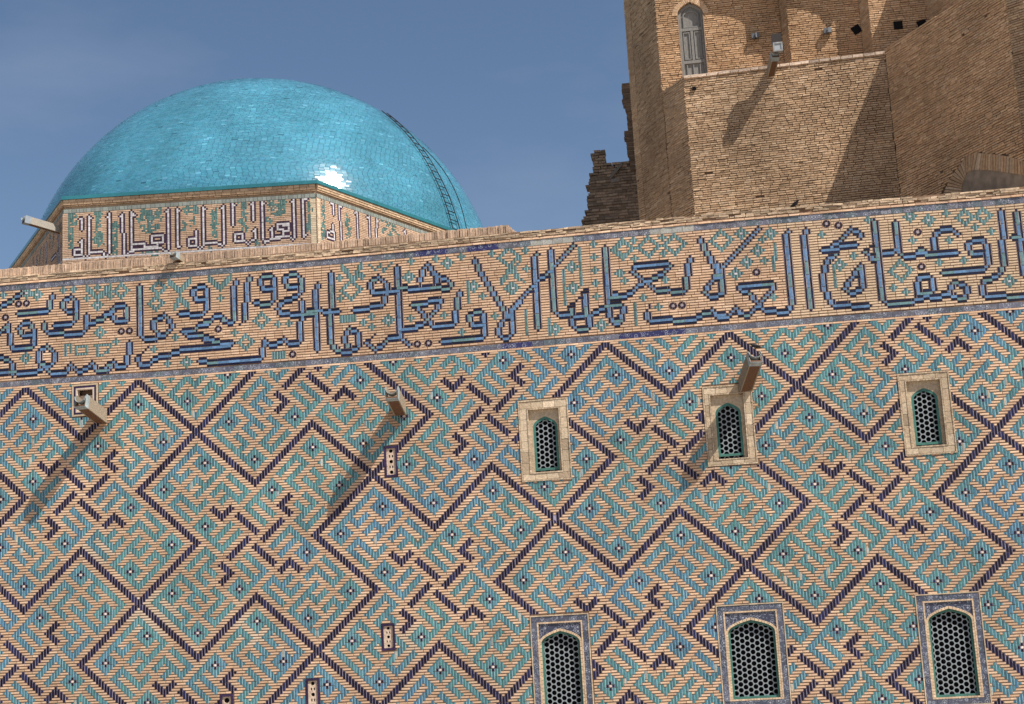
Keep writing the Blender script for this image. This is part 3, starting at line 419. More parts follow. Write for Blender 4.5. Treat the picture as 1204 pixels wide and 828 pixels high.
# border tiles, one by one
TB=[(.095,.10,.13),(.11,.11,.14),(.09,.11,.125),(.12,.115,.135)]
tl=[]
for v0,v1,pal in ((-83.9,-81.65,((67,71),(104,112))),(-45.25,-43.3,())):
    u=U0+.0; 
    while u<U1:
        k=rng.uniform(3.3,4.2); c=np.array(TB[rng.integers(4)])*rng.uniform(.8,1.2)
        if (v0<-80 and (15<u<30 or 36<u<48)) or (v0>-50 and (45<u<56 or 88<u<110)): c=np.array((.03,.03,.10))
        if v0<-80 and (58<u<72 or 100<u<115): c=np.array((.33,.32,.28))*rng.uniform(.8,1.1)
        tl.append((u+.04,u+k-.04,v0,v1,-.003+rng.normal(0,.0012),-.02,*c)); u+=k
for a in tl:
    V,Fq,c=boxes(W,[a],.001,.001); mesh_np('border_tile',V,Fq,M_tile,wall,c)
# mortar bed with openings, wall core, flanks and plinth
us=sorted(set([U0-.5,U1-.5]+list(range(U0,U1,12))+[x for h in holes for x in h[:2]])); vs=sorted(set([-87.4,108.]+list(range(-80,108,10))+[x for h in holes for x in h[2:]]))
V=[];Fq=[]
P=W(*np.meshgrid(us,vs)); nu=len(us)
for a in range(len(vs)):
    for b in range(nu): V.append(P[a,b])
def unw(u,v): return u,v
PU,PV=np.meshgrid(us,vs); V=np.stack([PU*C,np.full(PU.shape,.0125),ZS-PV*C*RR],-1).reshape(-1,3)
for a in range(len(vs)-1):
    for b in range(nu-1):
        uc,vc=(us[b]+us[b+1])/2,(vs[a]+vs[a+1])/2
        if any(h[0]<uc<h[1] and h[2]<vc<h[3] for h in holes): continue
        Fq.append((a*nu+b,(a+1)*nu+b,(a+1)*nu+b+1,a*nu+b+1))
mesh_np('mortar_bed',V,Fq,M_mortar,wall)
c=Bld(); X0,X1=U0*C-.05,U1*C+.05
c.box(X0,X1,.42,.9,0,ZW-.02,(.4,.3,.2)); c.box(X0-.5,X0,-.0,.9,0,ZW-.02,(.4,.3,.2)); c.box(X1,X1+2,.0,.9,0,ZW-.02,(.4,.3,.2)); c.box(X0,X1,.018,.42,ZW-.3,ZW-.02,(.4,.3,.2))
c.build('wall_core',M_rough,wall)
c=Bld(); c.box(X0-.6,X1+2,-.12,.6,0,ZS-107*C*RR,(.36,.28,.2)); c.build('plinth',M_rough,wall)
# standing-brick kerb behind the coping
kerb=thing('roof_kerb','low kerb of upright buff bricks on the wall top in front of the dome','kerb',(-4,.1,ZW))
F=[]; u=-216.
while u<54.6:
    k=rng.uniform(.82,1.05); top_=-91.1+rng.normal(0,.10)
    if u>51.2: top_+= (u-51.2)*.95
    F.append((u+.07,u+k-.07,top_,-87.45,-.10+rng.normal(0,.006),-.30,*(np.array((.44,.31,.22))*rng.uniform(.75,1.25)))); u+=k
lay('upright_bricks',W,F,M_rough,kerb,jit=.004,tilt=.004)
c=Bld(); c.box(-216*C,51*C,.12,.28,ZW+.001,ZW+.20,(.3,.22,.16)); c.build('bedding',M_mortar,kerb)
c=Bld()

# ---------------------------------------------------------------- windows and vents in the wall
def X(u): return u*C
def Z(v): return ZS-v*C*RR
def arch(cx,hw,zs,rise,n=14):
    L=[]
    for k in range(n+1):
        t=k/n; L.append((hw*(1-t**2.5),zs+rise*t))
    return [(cx+x,z) for x,z in L]+[(cx-x,z) for x,z in L[::-1][1:]]      # right spring -> apex -> left spring
def arch_plate(B,x0,x1,z0,z1,A,y0,y1,c):
    """plate with an arched opening; A from right spring over the apex to left spring; jambs drop to z0"""
    n=len(A); V=[];Fq=[]
    ou=[]
    cx=A[n//2][0]
    for i,(x,z) in enumerate(A):
        ou.append((x1,z) if i<n//2-2 else (x0,z) if i>n//2+2 else None)
    k0,k1=n//2-2,n//2+2
    for i in range(k0,k1+1):
        t=(i-k0)/(k1-k0); ou[i]=(x1+(x0-x1)*t,z1)
    inn=[(A[0][0],z0)]+list(A)+[(A[-1][0],z0)]; ou=[(x1,z0)]+ou+[(x0,z0)]
    # corners of the rectangle
    m_=len(inn)
    for y in (y0,):
        V+=[(x,y,z) for x,z in inn]+[(x,y,z) for x,z in ou]
    V+=[(x,y1,z) for x,z in inn]
    for i in range(m_-1):
        Fq.append((i,i+1,m_+i+1,m_+i)); Fq.append((i,2*m_+i,2*m_+i+1,i+1))
    B.add(V,Fq,c)
    # top corners between the stepped outline and the rectangle
    r=ou[k0+1-1]; a=ou[k0]; 
    B.add([(x1,y0,ou[k0][1]),(x1,y0,z1),(ou[k0+1][0],y0,z1)],[(0,1,2)],c)
def arch_band(B,A,Ai,zb,zbi,y0,y1,c):
    O=[(A[0][0],zb)]+list(A)+[(A[-1][0],zb)]; I=[(Ai[0][0],zbi)]+list(Ai)+[(Ai[-1][0],zbi)]; m_=len(O)
    V=[(x,y0,z) for x,z in O]+[(x,y0,z) for x,z in I]+[(x,y1,z) for x,z in O]+[(x,y1,z) for x,z in I]
    Fq=[]
    for i in range(m_):
        j=(i+1)%m_; Fq+=[(i,j,m_+j,m_+i),(m_+i,m_+j,3*m_+j,3*m_+i),(j,i,2*m_+i,2*m_+j)]
    B.add(V,Fq,c)
def ring_pieces(x0,x1,z0,z1,t,L,open_bottom=False):
    """pieces of a rectangular frame of width t, cut to length about L"""
    P=[]
    def run(a,b,f):
        n=max(1,round(abs(b-a)/L)); 
        for k in range(n): P.append(f(a+(b-a)*k/n,a+(b-a)*(k+1)/n))
    run(x0,x1,lambda a,b:(a,b,z1-t,z1)); 
    if not open_bottom: run(x0,x1,lambda a,b:(a,b,z0,z0+t))
    zz=z0 if open_bottom else z0+t
    run(zz,z1-t,lambda a,b:(x0,x0+t,a,b)); run(zz,z1-t,lambda a,b:(x1-t,x1,a,b))
    return P
def lattice(B,cx,hw,zb,zs,rise,p,y0,y1):
    sx=p*.8660254; r=.435*p; nc=int(hw/sx)+2
    for i in range(-nc,nc+1):
        x=cx+i*sx; zz=zb-p
        zz+= (p/2 if i%2 else 0)
        while zz<zs+rise+p*.3:
            t=max(0,(zz-zs)/rise); lim=hw*(1-min(1,t)**2.5)+p*.45
            if abs(x-cx)<lim and zz>zb-p*.6:
                V=[];F_=[]
                for k in range(12):
                    a=math.pi*k/6; ro=p/math.sqrt(3) if k%2==0 else p/2
                    V.append((x+ro*math.cos(a),y0,zz+ro*math.sin(a)))
                for yy in (y0,y1):
                    for k in range(12): a=math.pi*k/6; V.append((x+r*math.cos(a),yy,zz+r*math.sin(a)))
                for k in range(12): j=(k+1)%12; F_+=[(k,j,12+j,12+k),(12+k,12+j,24+j,24+k)]
                B.add(V,F_,(.6,.6,.6))
            zz+=p
def pieces(name,L,y0,y1,mat_,parent,cols,g_=.006,js=.004):
    """separate little blocks (x0,x1,z0,z1)"""
    for a,b,c_,d in L:
        B=Bld(); q=np.array(cols[rng.integers(len(cols))])*rng.uniform(.85,1.15); yy=y0+rng.normal(0,.002)
        B.box(a+g_/2,b-g_/2,yy,y1,c_+g_/2,d-g_/2,tuple(q)); B.build(name,mat_,parent)
STONE=[(.47,.365,.25),(.43,.325,.22),(.52,.41,.29),(.39,.295,.20)]
def upper_window(key,label,half,rec,spring=-12.9,apex=-17.):
    u0,u1,v0,v1=WX[key]; x0,x1,z1,z0=X(u0),X(u1),Z(v0),Z(v1); t=thing('arched_lattice_window',label,'window',((x0+x1)/2,0,z0),'small arched windows under the inscription band')
    rx0,rx1,rz1,rz0=X(rec[0]),X(rec[1]),Z(rec[2]),Z(rec[3])
    e=.035
    pieces('edge_brick',ring_pieces(x0,x1,z0,z1,e,.07),-.016,.02,M_brick,t,STONE,.004)
    # surround slabs fill between edge and recess
    S=[]
    def run(a,b,n,f): 
        for k in range(n): S.append(f(a+(b-a)*k/n,a+(b-a)*(k+1)/n))
    run(x0+e,x1-e,4,lambda a,b:(a,b,rz1+e,z1-e)); run(x0+e,x1-e,4,lambda a,b:(a,b,z0+e,rz0-e))
    run(rz0-e,rz1+e,6,lambda a,b:(x0+e,rx0-e,a,b)); run(rz0-e,rz1+e,6,lambda a,b:(rx1+e,x1-e,a,b))
    pieces('surround_slab',S,-.004,.02,M_rough,t,STONE,.008)
    B=Bld()
    for a,b,c_,d in ring_pieces(rx0-e,rx1+e,rz0-e,rz1+e,e,.07): B.box(a+.002,b-.002,-.013,.08,c_+.002,d-.002,tuple(np.array(STONE[rng.integers(4)])*rng.uniform(.8,1.1)))
    B.build('inner_edge',M_brick,t)
    cx=X((half[0]+half[1])/2); hw=X(half[1]-half[0])/2; zs=Z(spring); rise=Z(apex)-Z(spring); zb=Z(half[2])
    A=arch(cx,hw,zs,rise)
    B=Bld(); arch_plate(B,rx0,rx1,rz0,rz1,A,.080,.12,(.42,.33,.23)); B.build('recess_panel',M_rough,t)
    f=.055; Ai=arch(cx,hw-f,zs,rise-f*1.25); B=Bld(); arch_band(B,A,Ai,zb,zb+f,.086,.15,(.1,.3,.3)); B.build('arch_frame',M_green,t)
    B=Bld(); lattice(B,cx,hw-f*.6,zb,zs,rise-f,.127,.12,.143); B.build('lattice',M_white,t)
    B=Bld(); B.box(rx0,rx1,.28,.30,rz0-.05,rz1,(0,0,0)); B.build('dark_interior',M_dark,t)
    B=Bld()
    for k in range(9):
        pass
    return t
upper_window('a','small arched lattice window in pale stone surround, leftmost of the upper three',(56.9,65.3,2.9),(55.6,66.1,-19.5,3.5))
upper_window('b','small arched lattice window below the bird, crossed by a spout shadow',(119.2,127.7,2.4),(117.9,128.9,-19.8,3.4))
upper_window('c','small arched lattice window in pale surround at upper right with fully sunlit face',(184.1,192.7,3.3),(182.9,193.8,-19.5,3.8))
def lower_window(key,label,cut_bottom):
    u0,u1,v0,v1=WX[key]; x0,x1,z1,z0=X(u0),X(u1),Z(v0),Z(v1); t=thing('tall_lattice_window',label,'window',((x0+x1)/2,0,z0),'tall tile-framed windows at the foot of the picture')
    e=.028; bw=.13
    pieces('edge_brick',ring_pieces(x0,x1,z0,z1,e,.20),-.014,.02,M_brick,t,STONE,.003)
    pieces('frame_tile',ring_pieces(x0+e,x1-e,z0+e,z1-e,bw,.24),-.003,.02,M_tile,t,[(.070,.075,.105),(.085,.09,.125),(.06,.07,.10)],.004)
    ix0,ix1,iz0,iz1=x0+e+bw,x1-e-bw,z0+e+bw,z1-e-bw; e2=.04
    B=Bld()
    for a,b,c_,d in ring_pieces(ix0,ix1,iz0,iz1,e2,.07): B.box(a+.002,b-.002,-.008,.05,c_+.002,d-.002,tuple(np.array((.55,.40,.27))*rng.uniform(.8,1.15)))
    B.build('inner_edge',M_brick,t)
    cx=(x0+x1)/2; hw=(ix1-ix0)/2-e2-.02; zs=Z(65.2); rise=Z(60.2)-Z(65.2); zb=iz0+e2
    px0,px1,pz0,pz1=ix0+e2,ix1-e2,iz0+e2,iz1-e2
    A=arch(cx,hw+.012,zs,rise); 
    B=Bld(); arch_plate(B,px0,px1,pz0,pz1,A,.018,.10,(.04,.045,.075)); B.build('spandrel_panel',M_tile,t)
    Ao=arch(cx,hw+.03,zs,rise+.03); Am=arch(cx,hw-.022,zs,rise-.03)
    B=Bld(); n=len(Ao)
    O=[(Ao[0][0],zb)]+[(Ao[0][0],zb+(zs-zb)*k/24) for k in range(1,24)]+Ao+[(Ao[-1][0],zs-(zs-zb)*k/24) for k in range(1,25)]
    I=[(Am[0][0],zb)]+[(Am[0][0],zb+(zs-zb)*k/24) for k in range(1,24)]+Am+[(Am[-1][0],zs-(zs-zb)*k/24) for k in range(1,25)]
    for i in range(len(O)-1):
        def lp(P_,s): return (P_[i][0]*(1-s)+P_[i+1][0]*s,P_[i][1]*(1-s)+P_[i+1][1]*s)
        a,b,c_,d=lp(O,.05),lp(O,.95),lp(I,.95),lp(I,.05); col=tuple(np.array((.56,.41,.27))*rng.uniform(.8,1.15))
        V=[(p_[0],y,p_[1]) for y in (-.004,.08) for p_ in (a,b,c_,d)]
        B.add(V,[(0,1,2,3),(3,2,6,7),(1,0,4,5),(0,3,7,4),(2,1,5,6)],col)
    B.build('arch_rim',M_brick,t)
    f=.05; A1=arch(cx,hw-.02,zs,rise-.028); A2=arch(cx,hw-.02-f,zs,rise-.03-f*1.2)
    B=Bld(); arch_band(B,A1,A2,zb,zb+f,.05,.13,(.1,.3,.2)); B.build('arch_frame',M_green,t)
    B=Bld(); lattice(B,cx,hw-f*.7-.02,zb,zs,rise-f*1.1,.130,.10,.125); B.build('lattice',M_white,t)
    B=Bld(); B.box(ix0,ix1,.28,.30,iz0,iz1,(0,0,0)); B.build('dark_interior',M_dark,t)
lower_window('d','tall blue-tiled arched window, leftmost of the lower three and cut by the bottom edge',True)
lower_window('e','tall blue-tiled arched window, middle one of the lower three',False)
lower_window('f','tall blue-tiled arched window, rightmost of the lower three',False)
def vent(i,label):
    u0,u1,v0,v1=VX[i]; x0,x1,z1,z0=X(u0),X(u1),Z(v0),Z(v1); t=thing('pierced_vent',label,'vent',((x0+x1)/2,0,z0),'narrow pierced clay vents')
    B=Bld(); e=.055
    for a,b,c_,d in ring_pieces(x0,x1,z0,z1,e,.22): B.box(a+.002,b-.002,-.006,.03,c_+.002,d-.002,tuple(np.array((.03,.018,.05))*rng.uniform(.7,1.4)))
    B.build('navy_frame',M_glaze,t)
    px0,px1,pz0,pz1=x0+e,x1-e,z0+e,z1-e; n=5; h=(pz1-pz0)/n; cx=(px0+px1)/2; B=Bld(); hw=(px1-px0)/2
    for k in range(n):
        zc=pz0+h*(k+.5); rx,rz=(.36*h,.36*h) if k%2==0 else (.14*h,.30*h)
        xs=[cx] if k%2==0 else [cx-.30*hw,cx+.30*hw]; wid=(px1-px0)/len(xs)
        for m_,xc in enumerate(xs):
            xa=px0+m_*wid; xb=xa+wid; xm=(xa+xb)/2 if len(xs)>1 else xc
            xm=xc; V=[];F_=[]
            sq=[(1,0),(1,.58),(1,1),(.0,1),(-1,1),(-1,.58),(-1,0),(-1,-.58),(-1,-1),(0,-1),(1,-1),(1,-.58)]; an=[0,30,45,90,135,150,180,210,225,270,315,330]
            for (sx_,sz_) in sq: V.append(((xb if sx_>0 else xa if sx_<0 else xm),.022,zc+sz_*h/2))
            for yy in (.022,.07):
                for a in an: V.append((xm+rx*math.cos(R(a)),yy,zc+rz*math.sin(R(a))))
            for q in range(12): j=(q+1)%12; F_+=[(q,j,12+j,12+q),(12+q,12+j,24+j,24+q)]
            B.add(V,F_,(.50,.38,.29))
    B.build('pierced_plate',M_rough,t)
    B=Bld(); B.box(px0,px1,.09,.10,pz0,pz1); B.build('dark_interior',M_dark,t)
vent(0,'narrow pierced vent beside the long shadow of the middle wall spout')
vent(1,'narrow pierced vent standing alone among the diamonds near the bottom centre')
vent(2,'narrow pierced vent cut off by the bottom edge, right of its neighbour')
vent(3,'narrow pierced vent, only its top showing at the bottom left')
# square opening behind the left spout
u0,u1,v0,v1=HOLE; x0,x1,z1,z0=X(u0),X(u1),Z(v0),Z(v1)
t=thing('square_wall_opening','square recessed opening with pale frame and navy outline behind the left spout','opening',((x0+x1)/2,0,z0))
B=Bld()
for a,b,c_,d in ring_pieces(x0,x1,z0,z1,.045,.25): B.box(a+.002,b-.002,-.010,.03,c_+.002,d-.002,tuple(np.array(STONE[0])*rng.uniform(.9,1.1)))
B.build('outer_edge',M_brick,t)
B=Bld()
for a,b,c_,d in ring_pieces(x0+.045,x1-.045,z0+.045,z1-.045,.05,.25): B.box(a+.003,b-.003,-.004,.03,c_+.003,d-.003,tuple(np.array((.03,.018,.05))*rng.uniform(.7,1.4)))
B.build('navy_frame',M_glaze,t)
B=Bld()
for a,b,c_,d in ring_pieces(x0+.095,x1-.095,z0+.095,z1-.095,.045,.25): B.box(a+.002,b-.002,-.002,.16,c_+.002,d-.002,tuple(np.array((.56,.45,.36))*rng.uniform(.9,1.1)))
B.build('inner_edge',M_brick,t)
B=Bld(); q=.14; B.box(x0+q,x1-q,.15,.17,z0+q,z1-q-.13,(.50,.38,.28)); B.box(x0+q,x1-q,.25,.26,z1-q-.13,z1-q,(.2,.13,.09)); B.build('recess_back',M_rough,t)  # dark brown top strip paints the shade under the opening's head

# ---------------------------------------------------------------- water spouts
def spout(label,base,tip,w_=.29,h_=.31,group='wooden rainwater spouts',wood=(.23,.185,.135),metalc=(.25,.29,.30),under=(.12,.06,.033),name='water_spout'):
    base=np.array(base,float); tip=np.array(tip,float); d=tip-base; L=np.linalg.norm(d); d/=L
    s=np.cross(d,(0,0,1.)); s/=np.linalg.norm(s); u=np.cross(s,d)
    t=thing(name,label,'spout',tuple(base),group)
    b0=base-d*.25; LL=L+.25
    B=Bld(); B.obox(b0-s*w_/2-u*h_/2,d*LL,s*w_,u*.035,under); B.build('bottom_plank',M_wood,t)
    for k in (-1,1):
        B=Bld(); o_=b0-u*(h_/2+.004)+s*(k*w_/2) - (s*.03 if k>0 else 0)+s*k*.004; B.obox(o_,d*(LL-.02),s*.03,u*(h_+.004),tuple(np.array(wood)*rng.uniform(.85,1.15))); B.build('side_plank',M_wood,t)
    B=Bld(); n=9; V=[];F_=[]
    for e_ in (0,1):
        P0=tip+d*(.05 if e_ else -.12)
        for th in (0,.006):
            for k in range(n+1):
                a=math.pi*k/n; V.append(P0+s*math.cos(a)*(w_/2+.008-th)-u*(math.sin(a)*(h_*.5+.008-th))+u*(h_*.32))
    m_=n+1
    for k in range(n): F_+=[(k,k+1,2*m_+k+1,2*m_+k),(m_+k+1,m_+k,3*m_+k,3*m_+k+1),(2*m_+k,2*m_+k+1,3*m_+k+1,3*m_+k)]
    B.add(V,F_,metalc); B.build('metal_gutter',M_metal,t)
    B=Bld(); B.obox(base+d*(L-.16)-s*(w_/2+.009)-u*(h_/2+.010),d*.16,s*.006,u*(h_+.014),metalc); B.obox(base+d*(L-.16)+s*(w_/2+.003)-u*(h_/2+.010),d*.16,s*.006,u*(h_+.014),metalc); B.obox(base+d*(L-.16)-s*(w_/2+.009)-u*(h_/2+.014),d*.16,s*(w_+.018),u*.006,metalc); B.build('metal_sleeve',M_metal,t)
    return t
for k,(lab,b_,t_) in enumerate(SPOUTS): spout(lab,(b_[0],b_[1],b_[2]+ZS),(t_[0],t_[1],t_[2]+ZS),*((.29,.31) if k<3 else (.17,.15) if k==3 else (.20,.20)))
spout('pale wooden spout jutting left from the corner of the dome drum into the sky',(DSP[0][0],DSP[0][1],DSP[0][2]+ZS),(DSP[1][0],DSP[1][1],DSP[1][2]+ZS),.17,.19,wood=(.25,.225,.19),metalc=(.20,.23,.26))

# ---------------------------------------------------------------- birds
def bird(label,loc,ang,s=1.):
    t=thing('bird',label,'bird',loc); B=Bld(); c,sn=math.cos(ang),math.sin(ang)
    def P(a,z,y=0): return (loc[0]+(a*c-y*sn)*s,loc[1]+(a*sn+y*c)*s,loc[2]+z*s)
    prof=[(-.20,.030,.010),(-.13,.040,.022),(-.06,.070,.045),(0,.092,.055),(.05,.112,.048),(.085,.138,.030),(.11,.158,.028),(.135,.162,.022),(.15,.160,.008),(.175,.155,.003)]
    B.tube([P(a,z) for a,z,r in prof],.03,8,rr=[r*s for a,z,r in prof]); B.build('body',M_bird,t,smooth=True)
    for k in (-1,1):
        B=Bld(); B.tube([P(0,.05,k*.018),P(.008,.0,k*.018)],.004*s,5); B.build('leg',M_bird,t)
        B=Bld(); B.add([P(.05,.12,k*.047),P(.03,.06,k*.056),P(-.19,.035,k*.018),P(-.10,.085,k*.045)],[(0,1,2,3),(3,2,1,0)]); B.build('wing',M_bird,t)
bird('small dark bird perched on the right spout above the middle window',(BIRDS[0][0],BIRDS[0][1],BIRDS[0][2]+ZS),2.6,.9)
bird('small dark bird standing on the wall coping beneath the tower',(BIRDS[1][0],BIRDS[1][1],ZW+.005),-.8,.9)

# ---------------------------------------------------------------- drum
HX=[(-12.60126,7.34541),(-8.60983,1.74122),(-1.76074,2.39582),(1.09690,8.65459)]
def ext(a,b,L): d=np.array(b)-np.array(a); return tuple(np.array(a)+d/np.linalg.norm(d)*L)
PL=ext(HX[1],HX[0],9.); PR=ext(HX[2],HX[3],9.)
ZT=8.23878+ZS; ZR=ZW-1.3
drum=thing('dome_drum','many-sided buff brick drum with white and navy Kufic letters beneath the turquoise dome','drum',(-5.6,8.,ZR))
FF=[Flat(PL,HX[1],ZT,.05),Flat(HX[1],HX[2],ZT,.05),Flat(HX[2],PR,ZT,.05)]
DL=[9.,np.hypot(HX[2][0]-HX[1][0],HX[2][1]-HX[1][1]),9.]
allb=[];allg=[];allj=[]
for k in range(3):
    nu=int(DL[k]/.05); nv=46; G=np.zeros((nv,nu),int); sh=(int(round((9.-6.878)/.05)) if k==0 else 0)
    G[:8]=-1
    for pl in DRUM[k]['T']:
        for u,v in cells_of(pl):
            for a in (-1,0,1):
                for b in (-1,0,1):
                    if 8<=v+b<nv and 0<=u+a+sh<nu and rng.random()<.40: G[v+b,u+a+sh]=7
    for o_ in (0,1):
        for pl in DRUM[k]['W']:
            for u,v in cells_of(pl):
                if o_==0:
                    for a,b in ((-1,0),(1,0),(0,1),(0,-1)):
                            if 8<=v+b<nv and 0<=u+a+sh<nu: G[v+b,u+a+sh]=9
                elif 8<=v<nv and 0<=u+sh<nu: G[v,u+sh]=8
    G[33:34]=8; 
    b_,g_,j_=bond(G[8:],0,8,FF[k],bw=.04,gap=.010,vgap=.010,depth=.012)
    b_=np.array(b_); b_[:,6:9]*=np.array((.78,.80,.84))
    # cornice: two brick courses, a recessed course coloured darker as the shadow row, a glazed course
    cb=[]
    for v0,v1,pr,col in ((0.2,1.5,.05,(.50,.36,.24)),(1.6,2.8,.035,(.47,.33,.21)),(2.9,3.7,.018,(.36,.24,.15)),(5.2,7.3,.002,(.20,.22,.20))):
        u=0.
        while u<nu:
            w2=rng.uniform(3,5) if v0<5 else rng.uniform(1.5,3); cb.append((u+.1,min(nu,u+w2)-.1,v0,v1,pr,-.03,*(np.array(col)*rng.uniform(.8,1.2)))); u+=w2
    # pale corner trim
    for j in range(8,40): cb.append((nu-3.,nu-.1,j+.08,j+.92,.004,-.03,*(np.array((.55,.45,.32))*rng.uniform(.8,1.1)))) if k<2 else cb.append((.1,2.4,j+.08,j+.92,.004,-.03,*(np.array((.55,.45,.32))*rng.uniform(.8,1.1))))
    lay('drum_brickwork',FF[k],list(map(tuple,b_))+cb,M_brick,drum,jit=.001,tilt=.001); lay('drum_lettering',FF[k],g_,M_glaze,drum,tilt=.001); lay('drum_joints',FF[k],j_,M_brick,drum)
c=Bld(); cc=np.array([-5.6,9.6])
poly=[PL,HX[1],HX[2],PR,(.3,17.),(-5.5,18.5),(-11.2,16.3)]
ins=[tuple(np.array(p)+(cc-np.array(p))/np.linalg.norm(cc-np.array(p))*.035) for p in poly]
c.prism(ins[::1],ZR,ZT-.02,(.34,.25,.17)); c.build('drum_core',M_rough,drum)
outp=[tuple(np.array(p)-(cc-np.array(p))/np.linalg.norm(cc-np.array(p))*.10) for p in poly]
c=Bld(); c.prism(outp,ZT-.005,ZT+.09,(.03,.15,.18)); c.build('eaves_flashing',M_dome,drum)

# ---------------------------------------------------------------- dome
DC_=np.array([-5.93383,11.6,6.60724+ZS]); DR,DH=7.77786,8.04769
dome=thing('turquoise_dome','large turquoise glazed-tile dome with a sun glint and an iron ladder','dome',(DC_[0],DC_[1],ZT))
def dpt(t,a,off=0.):   # t: polar angle from the equator, a: azimuth
    x=np.cos(t)*np.cos(a)*DR; y=np.cos(t)*np.sin(a)*DR; z=np.sin(t)*DH
    nx,ny,nz_=np.cos(t)*np.cos(a)/DR,np.cos(t)*np.sin(a)/DR,np.sin(t)/DH; q=np.sqrt(nx*nx+ny*ny+nz_*nz_)
    return np.stack([DC_[0]+x+off*nx/q,DC_[1]+y+off*ny/q,DC_[2]+z+off*nz_/q],-1)
t0=math.asin((ZT-.05-DC_[2])/DH); rows=int(DR*(math.pi/2-t0)/.052); V=[];Cc=[];tiles=[]
for i in range(rows):
    ta=t0+(math.pi/2-t0)*i/rows; tb=t0+(math.pi/2-t0)*(i+1)/rows; circ=2*math.pi*DR*math.cos(ta); n=max(6,int(circ/.17)); ph=rng.random()*6.28
    for k in range(n):
        a=ph+2*math.pi*k/n; b=ph+2*math.pi*(k+1)/n; am=((a+b)/2)%(2*math.pi)
        if 0.55<am<2.6 and i<rows*.93: continue     # the far back of the dome
        tiles.append((ta,tb,a,b))
T_=np.array(tiles); n=len(T_); g1=.0022/DR
tt=np.stack([T_[:,0]+g1,T_[:,0]+g1,T_[:,1]-g1,T_[:,1]-g1],1); ga=.028*(T_[:,3]-T_[:,2]); aa=np.stack([T_[:,2]+ga,T_[:,3]-ga,T_[:,3]-ga,T_[:,2]+ga],1)
sl=rng.normal(0,.00045,(n,1)); tw=rng.normal(0,.0008,(n,1)); od=rng.random((n,1))<.015; sl=np.where(od,sl*5,sl); tw=np.where(od,tw*5,tw); lift=rng.normal(0,.0010,(n,1))
offs=.007+lift+np.concatenate([-sl-tw,-sl+tw,sl+tw,sl-tw],1)
Fv=dpt(tt,aa,offs); Bv=dpt(tt,aa,np.full(offs.shape,-.01)); V=np.concatenate([Fv,Bv],1).reshape(-1,3)
q=np.array([[0,1,2,3],[0,4,5,1],[1,5,6,2],[2,6,7,3],[3,7,4,0]]); Fq=(np.arange(n)[:,None,None]*8+q[None]).reshape(-1,4)
base=np.array((.060,.205,.285)); cc=base*(.89+.22*rng.random((n,1)))*np.array([1,1,1])+rng.normal(0,.004,(n,3)); 
old=rng.random(n)<.006; cc[old]*=.6; nw=rng.random(n)<.02; cc[nw]=cc[nw]*1.3+.02
mesh_np('dome_tiles',V,Fq,M_dome,dome,np.repeat(np.clip(cc,.005,1),8,0),kind='stuff')
nt_=64; tg=np.linspace(t0,math.pi/2-.001,28); ag=np.linspace(0,2*math.pi,nt_+1)[:-1]; A_,T2=np.meshgrid(ag,tg); V=dpt(T2,A_,-.004).reshape(-1,3)
Fq=[(i*nt_+k,i*nt_+(k+1)%nt_,(i+1)*nt_+(k+1)%nt_,(i+1)*nt_+k) for i in range(27) for k in range(nt_)]
mesh_np('dome_shell',V,Fq,mat('dome_grout',(.05,.16,.24),rough=.9,noise=.3,nscale=8),dome,smooth=True)
# ladder on the dome
lad=thing('dome_ladder','thin black iron ladder curving up the right side of the dome','ladder',tuple(dpt(np.array(t0),np.array(R(-24.7)))))
def path(az,off,ta,tb,n=34): return [dpt(np.array(ta+(tb-ta)*k/n),np.array(az),off) for k in range(n+1)]
for az in (-23.2,-26.2):
    B=Bld(); 
    B.tube([dpt(np.array(t0+(.86-t0)*k/40),np.array(R(az)+ (0 if True else 0)),.08) for k in range(41)],.016,5); B.build('rail',M_iron,lad)
nr=17
for k in range(nr):
    tt_=t0+.02+(.84-t0)*k/nr; w_=1.
    B=Bld(); B.tube([dpt(np.array(tt_),np.array(R(-23.2)),.08),dpt(np.array(tt_),np.array(R(-26.2)),.08)],.014,5); B.build('rung',M_iron,lad)
B=Bld(); B.tube([dpt(np.array(t0+(.62-t0)*k/14),np.array(R(-20.5-2.5*k/14)),.10+.15*math.sin(k/14*3.1)) for k in range(15)],.014,5); B.build('handrail',M_iron,lad)

# ---------------------------------------------------------------- the brick tower
ZB=ZW-1.25
tower=thing('brick_tower','tall rough buff brick tower with stepped faces rising behind the wall at upper right','tower',(10,7,ZB))
TT=[np.array(c_) for c_ in ((.50,.335,.20),(.45,.295,.175),(.53,.37,.235),(.42,.27,.16),(.48,.31,.185),(.55,.40,.27))]
TM=sum(TT)/6
def running(fr,L,H,skip=None,col=1.,pr=.0,rowh=.0640,blen=.245,orange=0.,rough=.004,v0=0.,clip=None):
    A=[]; n=int(H/rowh)
    for j in range(n):
        u=-rng.uniform(0,blen)
        while u<L:
            k=blen*rng.uniform(.78,1.12) if rng.random()>.12 else blen*.5; a=max(0,u); b=min(L,u+k); z=v0+j*rowh
            if clip: a,b=clip(a,b,z+rowh/2)
            if b-a>.03 and not (skip and skip((a+b)/2,z+rowh/2)) and rng.random()>.0008:
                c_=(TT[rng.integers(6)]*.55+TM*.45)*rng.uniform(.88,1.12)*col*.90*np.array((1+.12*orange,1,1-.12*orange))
                A.append((a+.006,b-.006,z+.002+rng.normal(0,.003),z+rowh-.019+rng.normal(0,.003),pr+rng.normal(0,rough),-.035,*c_))
            u+=k
    return A
